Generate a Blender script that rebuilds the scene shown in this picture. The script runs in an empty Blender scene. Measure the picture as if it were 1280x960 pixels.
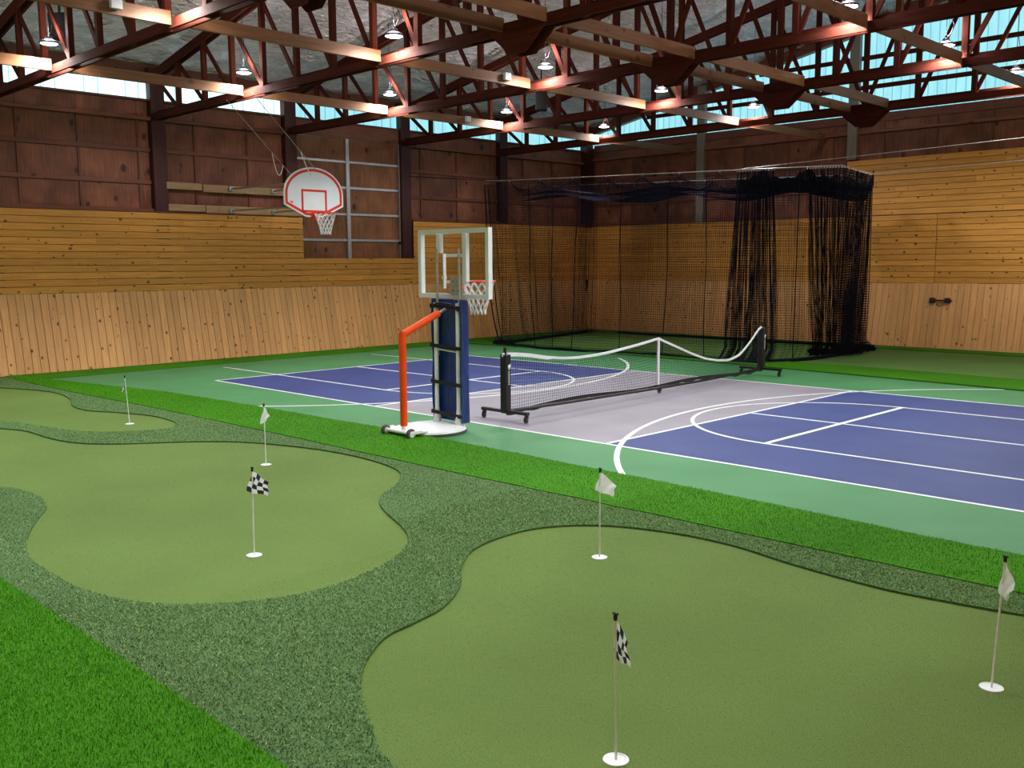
import bpy, bmesh, math, random
import numpy as np
from mathutils import Vector, Matrix
random.seed(7); rng = np.random.default_rng(7)
scene = bpy.context.scene
col = scene.collection
PI = math.pi

# ------------------------------------------------------------------ camera
CAM = Vector((8.9114, -11.3565, 2.0205))
R = Vector((0.70998574, 0.70418763, -0.00632677)); U = Vector((-0.08297235, 0.09257032, 0.99224308)); F = Vector((-0.69931097, 0.70395349, -0.1241517))
cd = bpy.data.cameras.new('camera'); cam = bpy.data.objects.new('camera', cd); col.objects.link(cam)
cam.matrix_world = Matrix(((R.x, U.x, -F.x, CAM.x), (R.y, U.y, -F.y, CAM.y), (R.z, U.z, -F.z, CAM.z), (0, 0, 0, 1)))
cd.sensor_width = 36; cd.lens = 1205.9 / 1280 * 36; cd.clip_start = 0.05; cd.clip_end = 200
scene.camera = cam
# ------------------------------------------------------------------ world and exposure
scene.view_settings.view_transform = 'Standard'; scene.view_settings.look = 'None'
scene.view_settings.exposure = 0.35; scene.view_settings.gamma = 1.0; scene.view_settings.use_curve_mapping = False
w = bpy.data.worlds.new('world'); scene.world = w; w.use_nodes = True
w.node_tree.nodes['Background'].inputs[0].default_value = (0.55, 0.75, 0.9, 1)
w.node_tree.nodes['Background'].inputs[1].default_value = 1.0
LAMP_W = 370          # each high bay lamp
PANEL_GLOW = 0.85     # daylight coming through the translucent sheets

# ------------------------------------------------------------------ dimensions
XW = 10.45            # half width of the hall, wall board plane
YB = 11.5             # back wall board plane
YF = -15.0            # wall behind the camera
ZC = 4.95             # underside of the truss chords
TY = [-8.65, -5.40, -2.15, 1.05, 4.30, 7.65]
def ztop(x): return 5.88 + 0.19 * (10.4 - abs(x))

# ------------------------------------------------------------------ materials
def mat(name, rough=0.6, metal=0.0, color=(0.5, 0.5, 0.5)):
    m = bpy.data.materials.new(name); m.use_nodes = True
    nt = m.node_tree; b = nt.nodes['Principled BSDF']
    b.inputs['Base Color'].default_value = (*color, 1); b.inputs['Roughness'].default_value = rough; b.inputs['Metallic'].default_value = metal
    return m, nt, b
def N(nt, t, **k):
    n = nt.nodes.new(t)
    for a, v in k.items():
        if a in n.inputs: n.inputs[a].default_value = v
        else: setattr(n, a, v)
    return n
def ramp(nt, stops, interp='LINEAR'):
    n = nt.nodes.new('ShaderNodeValToRGB'); n.color_ramp.interpolation = interp
    e = n.color_ramp.elements
    while len(e) < len(stops): e.new(0.5)
    for q, (p, c) in zip(e, stops): q.position = p; q.color = (*c, 1)
    return n
def noisy(name, c1, c2, scale=8, rough=0.6, metal=0.0, bump=0.0, bscale=None, detail=4, stretch=None, spec=None):
    m, nt, b = mat(name, rough, metal)
    tc = N(nt, 'ShaderNodeTexCoord'); src = tc.outputs['Object']
    if stretch:
        mp = N(nt, 'ShaderNodeMapping'); mp.inputs['Scale'].default_value = stretch; nt.links.new(src, mp.inputs[0]); src = mp.outputs[0]
    n1 = N(nt, 'ShaderNodeTexNoise', Scale=scale, Detail=detail); nt.links.new(src, n1.inputs['Vector'])
    r = ramp(nt, [(0.3, c1), (0.7, c2)]); nt.links.new(n1.outputs[0], r.inputs[0]); nt.links.new(r.outputs[0], b.inputs['Base Color'])
    if spec is not None: b.inputs['Specular IOR Level'].default_value = spec
    if bump:
        n2 = N(nt, 'ShaderNodeTexNoise', Scale=bscale or scale * 4, Detail=3); nt.links.new(src, n2.inputs['Vector'])
        bp = N(nt, 'ShaderNodeBump', Strength=bump, Distance=0.01); nt.links.new(n2.outputs[0], bp.inputs['Height']); nt.links.new(bp.outputs[0], b.inputs['Normal'])
    return m
def wood(name, c1, c2, knot=(0.12, 0.04, 0.015), knots=True, vary=0.35, rough=0.5, kscale=1.0, glow=None, blotch=0.0):
    """grain runs along local X; every object gets its own offset and tone"""
    m, nt, b = mat(name, rough); L = nt.links.new
    b.inputs['Specular IOR Level'].default_value = 0.3
    tc = N(nt, 'ShaderNodeTexCoord'); oi = N(nt, 'ShaderNodeObjectInfo')
    mul = N(nt, 'ShaderNodeMath', operation='MULTIPLY'); mul.inputs[1].default_value = 91.0; L(oi.outputs['Random'], mul.inputs[0])
    cb = N(nt, 'ShaderNodeCombineXYZ'); L(mul.outputs[0], cb.inputs[0]); L(mul.outputs[0], cb.inputs[1])
    ad = N(nt, 'ShaderNodeVectorMath', operation='ADD'); L(tc.outputs['Object'], ad.inputs[0]); L(cb.outputs[0], ad.inputs[1])
    mp = N(nt, 'ShaderNodeMapping'); mp.inputs['Scale'].default_value = (1.2, 22, 22); L(ad.outputs[0], mp.inputs[0])
    n1 = N(nt, 'ShaderNodeTexNoise', Scale=1.6, Detail=5, Distortion=0.6); L(mp.outputs[0], n1.inputs['Vector'])
    r = ramp(nt, [(0.28, c1), (0.72, c2)]); L(n1.outputs[0], r.inputs[0])
    out = r.outputs[0]
    if knots:
        mk = N(nt, 'ShaderNodeMapping'); mk.inputs['Scale'].default_value = (2.9 * kscale, 4.0 * kscale, 4.0 * kscale); L(ad.outputs[0], mk.inputs[0])
        v = N(nt, 'ShaderNodeTexVoronoi', Scale=1.0, Randomness=1.0); L(mk.outputs[0], v.inputs['Vector'])
        kr = ramp(nt, [(0.0, (1, 1, 1)), (0.15, (0.85, 0.85, 0.85)), (0.24, (0, 0, 0))]); sp_ = N(nt, 'ShaderNodeSeparateColor'); L(v.outputs['Color'], sp_.inputs[0]); ma = N(nt, 'ShaderNodeMath', operation='MULTIPLY_ADD'); ma.inputs[1].default_value = 0.16; L(sp_.outputs[0], ma.inputs[0]); L(v.outputs['Distance'], ma.inputs[2]); L(ma.outputs[0], kr.inputs[0])
        mx = N(nt, 'ShaderNodeMix', data_type='RGBA'); L(kr.outputs[0], mx.inputs[0]); L(out, mx.inputs[6]); mx.inputs[7].default_value = (*knot, 1); out = mx.outputs[2]
    if blotch:
        nb = N(nt, 'ShaderNodeTexNoise', Scale=1.7, Detail=4); L(ad.outputs[0], nb.inputs['Vector'])
        br = ramp(nt, [(0.35, (1 - blotch,) * 3), (0.65, (1 + blotch,) * 3)]); L(nb.outputs[0], br.inputs[0])
        mb = N(nt, 'ShaderNodeMix', data_type='RGBA', blend_type='MULTIPLY'); mb.inputs[0].default_value = 1; L(out, mb.inputs[6]); L(br.outputs[0], mb.inputs[7]); out = mb.outputs[2]
    hs = N(nt, 'ShaderNodeHueSaturation'); mr = N(nt, 'ShaderNodeMapRange'); mr.inputs[3].default_value = 1 - vary; mr.inputs[4].default_value = 1 + vary * 0.6
    L(oi.outputs['Random'], mr.inputs[0]); L(mr.outputs[0], hs.inputs['Value']); L(out, hs.inputs['Color']); L(hs.outputs[0], b.inputs['Base Color'])
    bp = N(nt, 'ShaderNodeBump', Strength=0.15, Distance=0.004); L(n1.outputs[0], bp.inputs['Height']); L(bp.outputs[0], b.inputs['Normal'])
    return m
def turf(name, stops, scale, bump=0.6, big=0.15, rough=0.85):
    m, nt, b = mat(name, rough); L = nt.links.new; b.inputs['Specular IOR Level'].default_value = 0.15
    tc = N(nt, 'ShaderNodeTexCoord')
    n1 = N(nt, 'ShaderNodeTexNoise', Scale=scale, Detail=3, Roughness=0.7); L(tc.outputs['Object'], n1.inputs['Vector'])
    r = ramp(nt, stops); L(n1.outputs[0], r.inputs[0])
    n2 = N(nt, 'ShaderNodeTexNoise', Scale=0.8, Detail=5); L(tc.outputs['Object'], n2.inputs['Vector'])
    br = ramp(nt, [(0.3, (1 - big,) * 3), (0.7, (1 + big,) * 3)]); L(n2.outputs[0], br.inputs[0])
    mb = N(nt, 'ShaderNodeMix', data_type='RGBA', blend_type='MULTIPLY'); mb.inputs[0].default_value = 1; L(r.outputs[0], mb.inputs[6]); L(br.outputs[0], mb.inputs[7])
    L(mb.outputs[2], b.inputs['Base Color'])
    bp = N(nt, 'ShaderNodeBump', Strength=bump, Distance=0.006); L(n1.outputs[0], bp.inputs['Height']); L(bp.outputs[0], b.inputs['Normal'])
    return m
def blade_mat(name, stops):
    m, nt, b = mat(name, 0.7); b.inputs['Specular IOR Level'].default_value = 0.05
    g_ = nt.nodes.new('ShaderNodeNewGeometry'); r = ramp(nt, stops); nt.links.new(g_.outputs['Random Per Island'], r.inputs[0]); nt.links.new(r.outputs[0], b.inputs['Base Color']); return m
def emit(name, color, strength, var=0.0):
    m = bpy.data.materials.new(name); m.use_nodes = True; nt = m.node_tree
    for n in list(nt.nodes): nt.nodes.remove(n)
    o = nt.nodes.new('ShaderNodeOutputMaterial'); e = nt.nodes.new('ShaderNodeEmission'); e.inputs[0].default_value = (*color, 1); e.inputs[1].default_value = strength
    if var:
        tc = N(nt, 'ShaderNodeTexCoord'); mp = N(nt, 'ShaderNodeMapping'); mp.inputs['Scale'].default_value = (3, 3, 0.5)
        n1 = N(nt, 'ShaderNodeTexNoise', Scale=2.0, Detail=4); nt.links.new(tc.outputs['Object'], mp.inputs[0]); nt.links.new(mp.outputs[0], n1.inputs['Vector'])
        r = ramp(nt, [(0.3, tuple(c * (1 - var) for c in color)), (0.7, tuple(c * (1 + var) for c in color))]); nt.links.new(n1.outputs[0], r.inputs[0]); nt.links.new(r.outputs[0], e.inputs[0])
    nt.links.new(e.outputs[0], o.inputs[0]); return m

M = {}
M['pine'] = wood('pine_horizontal', (0.66, 0.270, 0.050), (0.86, 0.400, 0.088), vary=0.16, kscale=1.9)
M['pine_v'] = wood('pine_vertical', (0.74, 0.345, 0.125), (0.92, 0.49, 0.20), vary=0.12, kscale=1.9)
M['ply'] = wood('plywood_brown', (0.18, 0.056, 0.030), (0.31, 0.108, 0.058), knot=(0.04, 0.012, 0.008), vary=0.2, kscale=0.7, blotch=0.3)
M['girt'] = wood('dark_framing', (0.16, 0.052, 0.032), (0.26, 0.09, 0.055), knot=(0.04, 0.01, 0.006), vary=0.25)
M['post'] = wood('dark_post', (0.058, 0.014, 0.012), (0.10, 0.026, 0.022), knots=False, vary=0.15)
M['greypost'] = wood('grey_post', (0.20, 0.16, 0.13), (0.32, 0.27, 0.23), knots=False, vary=0.1)
M['truss'] = wood('truss_red_brown', (0.055, 0.0105, 0.007), (0.105, 0.021, 0.012), knots=False, vary=0.3)
M['truss'].node_tree.nodes['Principled BSDF'].inputs['Specular IOR Level'].default_value = 0.08; M['truss'].node_tree.nodes['Principled BSDF'].inputs['Roughness'].default_value = 0.8
M['brace'] = wood('brace_timber', (0.20, 0.082, 0.034), (0.30, 0.130, 0.056), vary=0.25)
M['mount'] = wood('mounting_plank', (0.40, 0.22, 0.11), (0.55, 0.34, 0.19), vary=0.2)
M['doorwood'] = wood('door_panel_brown', (0.20, 0.070, 0.032), (0.36, 0.145, 0.065), knot=(0.04, 0.012, 0.008), vary=0.12, kscale=0.8, blotch=0.25)
M['foil'] = noisy('ceiling_foil', (0.82, 0.69, 0.71), (0.94, 0.81, 0.83), 3, rough=0.26, metal=0.06, bump=1.0, bscale=7, stretch=(1, 0.5, 1))
M['foil'].node_tree.nodes['Principled BSDF'].inputs['Specular IOR Level'].default_value = 0.9
M['foil'].node_tree.nodes['Bump'].inputs['Distance'].default_value = 0.30
M['foil'].node_tree.nodes['Noise Texture.001'].inputs['Distortion'].default_value = 1.5
M['alu'] = noisy('aluminium', (0.50, 0.50, 0.54), (0.64, 0.64, 0.69), 20, rough=0.4, metal=0.6)
M['galv'] = noisy('galvanised', (0.42, 0.40, 0.38), (0.62, 0.60, 0.57), 30, rough=0.45, metal=0.7)
M['panel'] = emit('translucent_daylight', (0.36, 0.80, 0.90), PANEL_GLOW, 0.10)
M['panel_hot'] = emit('translucent_daylight_bright', (0.62, 0.92, 1.0), PANEL_GLOW * 1.9, 0.08)
M['rib'] = emit('translucent_rib', (0.22, 0.58, 0.70), PANEL_GLOW * 0.8)
M['green'] = noisy('court_green', (0.062, 0.225, 0.088), (0.084, 0.268, 0.110), 1.2, rough=0.55, spec=0.22, bump=0.08, bscale=300, detail=7)
M['blue'] = noisy('court_blue', (0.038, 0.055, 0.195), (0.052, 0.073, 0.235), 1.3, rough=0.55, spec=0.22, bump=0.08, bscale=300, detail=7)
M['grey'] = noisy('court_grey', (0.27, 0.245, 0.30), (0.33, 0.30, 0.36), 1.3, rough=0.5, spec=0.3, bump=0.08, bscale=300, detail=7)
M['line'] = noisy('line_paint', (0.78, 0.80, 0.79), (0.88, 0.90, 0.89), 6, rough=0.5)
M['putt'] = turf('putting_green', [(0.36, (0.070, 0.125, 0.024)), (0.64, (0.185, 0.27, 0.072))], 210, bump=0.45, big=0.10)
M['rough'] = turf('rough_turf', [(0.25, (0.030, 0.075, 0.022)), (0.75, (0.145, 0.26, 0.10))], 95, bump=0.9, big=0.1)
M['bright'] = turf('bright_turf', [(0.25, (0.022, 0.10, 0.002)), (0.75, (0.075, 0.31, 0.006))], 80, bump=0.8, big=0.15)
M['blade_b'] = blade_mat('bright_blades', [(0.0, (0.026, 0.14, 0.001)), (0.6, (0.085, 0.33, 0.003)), (1.0, (0.19, 0.53, 0.010))])
M['blade_r'] = blade_mat('rough_blades', [(0.0, (0.045, 0.11, 0.022)), (0.55, (0.17, 0.29, 0.09)), (1.0, (0.44, 0.56, 0.22))])
M['blade_p'] = blade_mat('putting_blades', [(0.0, (0.105, 0.175, 0.034)), (0.55, (0.155, 0.24, 0.056)), (1.0, (0.27, 0.37, 0.115))])
M['back'] = turf('back_turf', [(0.3, (0.10, 0.20, 0.05)), (0.7, (0.16, 0.28, 0.075))], 90, bump=0.3, big=0.1)
M['edge'] = mat('turf_edge', 0.9, 0, (0.02, 0.045, 0.012))[0]
M['concrete'] = noisy('concrete', (0.2, 0.2, 0.19), (0.3, 0.3, 0.28), 4)
M['black'] = noisy('black_steel', (0.012, 0.010, 0.012), (0.025, 0.02, 0.024), 10, rough=0.4)
M['net'] = mat('black_netting', 0.6, 0, (0.012, 0.011, 0.022))[0]
M['navy_net'] = mat('navy_netting', 1.0, 0, (0.026, 0.024, 0.058))[0]
for k_ in ('net', 'navy_net'): M[k_].node_tree.nodes['Principled BSDF'].inputs['Specular IOR Level'].default_value = 0.05
M['white'] = noisy('white_paint', (0.82, 0.85, 0.88), (0.90, 0.93, 0.96), 6, rough=0.4)
M['cord'] = mat('white_cord', 0.7, 0, (0.82, 0.82, 0.80))[0]
M['red'] = mat('red_orange_paint', 0.4, 0, (0.80, 0.045, 0.012))[0]
M['orange'] = noisy('orange_pad', (0.86, 0.075, 0.008), (0.96, 0.10, 0.012), 5, rough=0.5, spec=0.2, bump=0.3, bscale=30)
M['bluepad'] = noisy('blue_vinyl', (0.012, 0.032, 0.16), (0.022, 0.055, 0.23), 3, rough=0.38, bump=0.8, bscale=5, stretch=(2, 2, 0.7))
M['bluepad'].node_tree.nodes['Bump'].inputs['Distance'].default_value = 0.05
M['strap'] = mat('black_strap', 0.7, 0, (0.012, 0.008, 0.01))[0]
M['rubber'] = mat('grey_rubber', 0.7, 0, (0.09, 0.085, 0.08))[0]
M['offwhite'] = noisy('fan_board_white', (0.80, 0.88, 0.92), (0.88, 0.95, 0.98), 3, rough=0.35)
M['cloth'] = mat('flag_cloth', 0.8, 0, (0.95, 0.96, 0.98))[0]
M['cloth_navy'] = mat('flag_cloth_navy', 0.8, 0, (0.018, 0.035, 0.075))[0]
nt_ = M['cloth'].node_tree; tr_ = nt_.nodes.new('ShaderNodeBsdfTranslucent'); tr_.inputs[0].default_value = (.93, .95, 1.0, 1); mx_ = nt_.nodes.new('ShaderNodeMixShader'); mx_.inputs[0].default_value = .45
nt_.links.new(nt_.nodes['Principled BSDF'].outputs[0], mx_.inputs[1]); nt_.links.new(tr_.outputs[0], mx_.inputs[2]); nt_.links.new(mx_.outputs[0], nt_.nodes['Material Output'].inputs[0])
M['lamp_glow'] = emit('lamp_glow', (0.93, 1.0, 1.0), 14)
M['lampbody'] = mat('lamp_body', 0.45, 0.3, (0.06, 0.06, 0.07))[0]
M['speaker'] = mat('speaker_black', 0.6, 0, (0.010, 0.009, 0.022))[0]
M['box'] = mat('grey_box', 0.5, 0, (0.55, 0.58, 0.60))[0]
g, nt, b = mat('acrylic', 0.05, 0, (0.95, 0.97, 0.97)); b.inputs['Transmission Weight'].default_value = 1.0; b.inputs['IOR'].default_value = 1.02; b.inputs['Alpha'].default_value = 0.15
M['acrylic'] = g

# ------------------------------------------------------------------ helpers
def tag(o, label=None, cat=None, group=None, kind=None):
    if label: o['label'] = label
    if cat: o['category'] = cat
    if group: o['group'] = group
    if kind: o['kind'] = kind
    return o
def link(name, me, parent=None, loc=None, mats=None):
    o = bpy.data.objects.new(name, me); col.objects.link(o)
    if parent is not None: o.parent = parent
    if loc is not None: o.location = loc
    if mats:
        me.materials.clear()
        for m in mats: me.materials.append(m)
    return o
def empty(name, loc=(0, 0, 0), rz=0, label=None, cat=None, group=None, kind=None):
    o = bpy.data.objects.new(name, None); col.objects.link(o); o.location = loc; o.rotation_euler = (0, 0, rz)
    o.empty_display_size = 0.1
    return tag(o, label, cat, group, kind)
def rawmesh(name, V, Fc, smooth=False, mi=None):
    """fast mesh from numpy verts and equal-sided faces"""
    me = bpy.data.meshes.new(name); V = np.asarray(V, np.float32); Fc = np.asarray(Fc, np.int32); n, k = Fc.shape
    me.vertices.add(len(V)); me.vertices.foreach_set('co', V.ravel())
    me.loops.add(n * k); me.loops.foreach_set('vertex_index', Fc.ravel())
    me.polygons.add(n); me.polygons.foreach_set('loop_start', np.arange(0, n * k, k, dtype=np.int32))
    if mi is not None: me.polygons.foreach_set('material_index', np.asarray(mi, np.int32))
    me.update(calc_edges=True); me.validate()
    if smooth: me.polygons.foreach_set('use_smooth', np.ones(n, bool))
    return me
class MB:
    def __init__(s): s.v = []; s.f = []; s.m = []; s.cur = 0
    def _add(s, vs, fs):
        o = len(s.v); s.v += [tuple(p) for p in vs]; s.f += [tuple(i + o for i in f) for f in fs]; s.m += [s.cur] * len(fs); return s
    def box(s, a, b):
        (x0, y0, z0), (x1, y1, z1) = a, b
        x0, x1 = min(x0, x1), max(x0, x1); y0, y1 = min(y0, y1), max(y0, y1); z0, z1 = min(z0, z1), max(z0, z1)
        return s._add([(x0, y0, z0), (x1, y0, z0), (x1, y1, z0), (x0, y1, z0), (x0, y0, z1), (x1, y0, z1), (x1, y1, z1), (x0, y1, z1)],
                      [(0, 3, 2, 1), (4, 5, 6, 7), (0, 1, 5, 4), (1, 2, 6, 5), (2, 3, 7, 6), (3, 0, 4, 7)])
    def bar(s, a, b, w, h, up=(0, 0, 1)):
        a = Vector(a); b = Vector(b); d = (b - a).normalized(); u = Vector(up)
        if abs(d.dot(u)) > 0.99: u = Vector((0, 1, 0))
        r = d.cross(u).normalized(); u = r.cross(d)
        q = [a + r * sx * w / 2 + u * sy * h / 2 for sx, sy in ((-1, -1), (1, -1), (1, 1), (-1, 1))] + [b + r * sx * w / 2 + u * sy * h / 2 for sx, sy in ((-1, -1), (1, -1), (1, 1), (-1, 1))]
        return s._add(q, [(0, 1, 2, 3), (7, 6, 5, 4), (0, 4, 5, 1), (1, 5, 6, 2), (2, 6, 7, 3), (3, 7, 4, 0)])
    def tube(s, pts, r, n=8, closed=False, cap=True):
        pts = [Vector(p) for p in pts]; k = len(pts); rs = r if isinstance(r, (list, tuple)) else [r] * k
        rings = []; prev = None
        for i, p in enumerate(pts):
            if closed: d = (pts[(i + 1) % k] - pts[i - 1]).normalized()
            else: d = (pts[min(i + 1, k - 1)] - pts[max(i - 1, 0)]).normalized()
            if prev is None:
                u = Vector((0, 0, 1)) if abs(d.z) < 0.9 else Vector((1, 0, 0)); u = (u - d * u.dot(d)).normalized()
            else: u = (prev - d * prev.dot(d)).normalized()
            prev = u; v = d.cross(u)
            rings.append([p + (u * math.cos(2 * PI * j / n) + v * math.sin(2 * PI * j / n)) * rs[i] for j in range(n)])
        vs = [q for ring in rings for q in ring]; fs = []
        for i in range(k if closed else k - 1):
            a = i * n; b = ((i + 1) % k) * n
            for j in range(n): fs.append((a + j, a + (j + 1) % n, b + (j + 1) % n, b + j))
        if cap and not closed:
            fs.append(tuple(range(n - 1, -1, -1))); fs.append(tuple((k - 1) * n + j for j in range(n)))
        return s._add(vs, fs)
    def lathe(s, prof, c=(0, 0, 0), n=24, axis='z'):
        vs = []; k = len(prof)
        for r, z in prof:
            for j in range(n):
                a = 2 * PI * j / n; p = (r * math.cos(a), r * math.sin(a), z)
                if axis == 'x': p = (p[2], p[0], p[1])
                if axis == 'y': p = (p[1], p[2], p[0])
                vs.append((p[0] + c[0], p[1] + c[1], p[2] + c[2]))
        fs = []
        for i in range(k - 1):
            for j in range(n): fs.append((i * n + j, i * n + (j + 1) % n, (i + 1) * n + (j + 1) % n, (i + 1) * n + j))
        if prof[0][0] > 1e-5: fs.append(tuple(range(n - 1, -1, -1)))
        if prof[-1][0] > 1e-5: fs.append(tuple((k - 1) * n + j for j in range(n)))
        return s._add(vs, fs)
    def prism(s, poly, z0, z1, frame=None):
        """poly in (u,v), extruded; frame = (origin, U, V, W)"""
        o, a, b, c = frame or ((0, 0, 0), (1, 0, 0), (0, 1, 0), (0, 0, 1)); o, a, b, c = map(Vector, (o, a, b, c)); n = len(poly)
        vs = [o + a * u + b * v + c * z0 for u, v in poly] + [o + a * u + b * v + c * z1 for u, v in poly]
        return s._add(vs, [tuple(range(n - 1, -1, -1)), tuple(range(n, 2 * n))] + [(i, (i + 1) % n, n + (i + 1) % n, n + i) for i in range(n)])
    def mesh(s, name, mats=(), smooth=False, bevel=0):
        me = bpy.data.meshes.new(name); me.from_pydata(s.v, [], s.f)
        for m in mats: me.materials.append(m)
        if len(mats) > 1:
            for p, i in zip(me.polygons, s.m): p.material_index = i
        bm = bmesh.new(); bm.from_mesh(me)
        bmesh.ops.recalc_face_normals(bm, faces=bm.faces)
        if bevel:
            es = [e for e in bm.edges if len(e.link_faces) == 2 and e.calc_face_angle(0) > 0.6]
            bmesh.ops.bevel(bm, geom=es, offset=bevel, segments=1, affect='EDGES', clamp_overlap=True)
        bm.to_mesh(me); bm.free()
        if smooth:
            for p in me.polygons: p.use_smooth = True
            try: me.set_sharp_from_angle(angle=math.radians(40))
            except Exception: pass
        me.update(); return me
    def build(s, name, m, parent=None, smooth=False, bevel=0, loc=None):
        ms = m if isinstance(m, (list, tuple)) else [m]
        return link(name, s.mesh(name, ms, smooth, bevel), parent, loc)
def board_mesh(L, wd, t, m, ch=0.004):
    """board centred on origin: length X, width Y, front face +Z with chamfered long edges"""
    h = wd / 2
    return MB().prism([(-h, -t), (h, -t), (h, -ch), (h - ch, 0), (-h + ch, 0), (-h, -ch)], -L / 2, L / 2, ((0, 0, 0), (0, 1, 0), (0, 0, 1), (1, 0, 0))).mesh('board', [m])
def place(name, me, parent, o, ex, ey, ez):
    ob = bpy.data.objects.new(name, me); col.objects.link(ob); ob.parent = parent
    ob.matrix_local = Matrix(((ex[0], ey[0], ez[0], o[0]), (ex[1], ey[1], ez[1], o[1]), (ex[2], ey[2], ez[2], o[2]), (0, 0, 0, 1)))
    return ob
def smooth_loop(P, sub=5, closed=True):
    out = []; n = len(P)
    for i in range(n if closed else n - 1):
        p0, p1, p2, p3 = [np.array(P[(i + k) % n] if closed else P[min(max(i + k, 0), n - 1)]) for k in (-1, 0, 1, 2)]
        for j in range(sub):
            t = j / sub
            out.append(tuple(0.5 * ((2 * p1) + (-p0 + p2) * t + (2 * p0 - 5 * p1 + 4 * p2 - p3) * t * t + (-p0 + 3 * p1 - 3 * p2 + p3) * t ** 3)))
    if not closed: out.append(tuple(P[-1]))
    return out
def sheet(name, outer, holes, zt, zb, mtop, medge, parent):
    """flat piece of flooring with holes and a visible cut edge"""
    bm = bmesh.new(); edges = []; loops = []
    for lp in [outer] + holes:
        vs = [bm.verts.new((x, y, zt)) for x, y in lp]; loops.append(vs)
        edges += [bm.edges.new((vs[i], vs[(i + 1) % len(vs)])) for i in range(len(vs))]
    bmesh.ops.triangle_fill(bm, use_beauty=True, use_dissolve=False, edges=edges, normal=(0, 0, 1))
    for f in bm.faces:
        if f.normal.z < 0: f.normal_flip()
        f.material_index = 0
    for vs in loops:
        lo = [bm.verts.new((v.co.x, v.co.y, zb)) for v in vs]
        for i in range(len(vs)):
            j = (i + 1) % len(vs); f = bm.faces.new((vs[i], vs[j], lo[j], lo[i])); f.material_index = 1
    me = bpy.data.meshes.new(name); bm.to_mesh(me); bm.free()
    return link(name, me, parent, None, [mtop, medge])
def inside(P, poly):
    x, y = P[:, 0], P[:, 1]; c = np.zeros(len(P), bool); n = len(poly); j = n - 1
    for i in range(n):
        xi, yi = poly[i]; xj, yj = poly[j]
        c ^= ((yi > y) != (yj > y)) & (x < (xj - xi) * (y - yi) / (yj - yi + 1e-12) + xi); j = i
    return c

# ================================================================== FLOOR
floor = MB().box((-11, YF, -0.2), (10.9, YB + 0.4, -0.035)).build('floor', M['concrete']); tag(floor, kind='structure')
G1 = [(-0.56, -8.52), (-0.38, -8.44), (0.06, -8.4), (0.51, -8.48), (0.93, -8.71), (1.36, -8.92), (1.74, -9.06), (2.09, -9.12), (2.49, -9.13), (2.84, -9.12), (3.16, -9.05), (3.45, -8.93), (3.64, -8.77), (3.81, -8.55), (3.93, -8.3), (3.97, -8.03), (3.93, -7.76), (3.83, -7.45), (3.67, -7.18), (3.49, -6.99), (3.2, -6.82), (2.84, -6.67), (2.52, -6.51), (2.26, -6.29), (2.09, -6.03), (1.88, -5.78), (1.59, -5.57), (1.18, -5.46), (0.66, -5.42), (0.15, -5.46), (-0.42, -5.6), (-0.99, -5.84), (-1.4, -6.2), (-1.72, -6.63), (-2.01, -6.96), (-2.38, -7.17), (-2.91, -7.25), (-3.68, -7.28), (-4.3, -7.6), (-4.7, -8.2), (-4.3, -8.8), (-3, -9.05), (-1.7, -8.95), (-1.0, -8.7)]
G2 = [(-9.1, -6.35), (-8.37, -6.0), (-7.65, -5.74), (-6.98, -5.64), (-6.1, -5.78), (-5.4, -6.02), (-4.78, -6.06), (-4.26, -5.85), (-3.65, -5.66), (-2.99, -5.67), (-2.65, -5.78), (-2.44, -5.99), (-2.57, -6.34), (-2.88, -6.7), (-3.35, -6.9), (-4.03, -7.04), (-4.54, -7.2), (-5.4, -7.8), (-7, -8.1), (-8.8, -7.7), (-9.3, -7.0)]
G3 = [(5.99, -9.1), (5.64, -8.95), (5.35, -8.79), (5.1, -8.59), (4.88, -8.29), (4.82, -8.02), (4.75, -7.75), (4.55, -7.44), (4.26, -7.16), (4.05, -6.87), (3.96, -6.55), (3.97, -6.18), (4.13, -5.88), (4.41, -5.66), (4.85, -5.52), (5.31, -5.5), (5.77, -5.59), (6.14, -5.64), (6.52, -5.66), (6.84, -5.62), (7.09, -5.58), (7.6, -5.5), (8.4, -5.6), (9.4, -6), (9.9, -7.1), (9.6, -8.5), (8.4, -9.15), (7.0, -9.25)]
G1, G2, G3 = [smooth_loop(g, 4) for g in (G1, G2, G3)]
# putting surfaces lie slightly lower than the rough that frames them
for g in (G1, G2, G3):
    c = np.mean(np.array(g), axis=0); big = [(c[0] + (x - c[0]) * 1.02, c[1] + (y - c[1]) * 1.02) for x, y in g]
    sheet('putting_green', big, [], 0.0, -0.035, M['putt'], M['edge'], floor)
edge_lo = [(-10.12, -5.42), (-8.4, -5.47), (-6.97, -5.44), (-5.13, -5.36), (-3.68, -5.31), (-1.69, -5.28), (-0.19, -5.27), (2.0, -5.26), (4.0, -5.22), (6.0, -5.2), (7.2, -5.19), (10.4, -5.19)]
edge_hi = [(-10.12, -5.2), (-9.3, -5.1), (-8.03, -4.87), (-6.86, -4.62), (-5.68, -4.42), (-4.0, -4.3), (-2, -4.22), (0.57, -4.16), (3.82, -4.24), (5.5, -4.32), (6.9, -4.38), (10.4, -4.42)]
edge_lo = smooth_loop(edge_lo, 5, False); edge_hi = smooth_loop(edge_hi, 5, False)
def wob(P, a=0.006): return [(x, y + a * math.sin(x * 23.0 + y * 7) + a * math.sin(x * 9.1)) for x, y in P]
edge_lo = wob(edge_lo); edge_hi = wob(edge_hi)
rough_outer = [(-10.12, -9.4), (10.4, -9.4)] + edge_lo[::-1]
sheet('rough_turf', rough_outer, [G1, G2, G3], 0.015, -0.035, M['rough'], M['edge'], floor)
strip = edge_lo + edge_hi[::-1]
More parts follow.
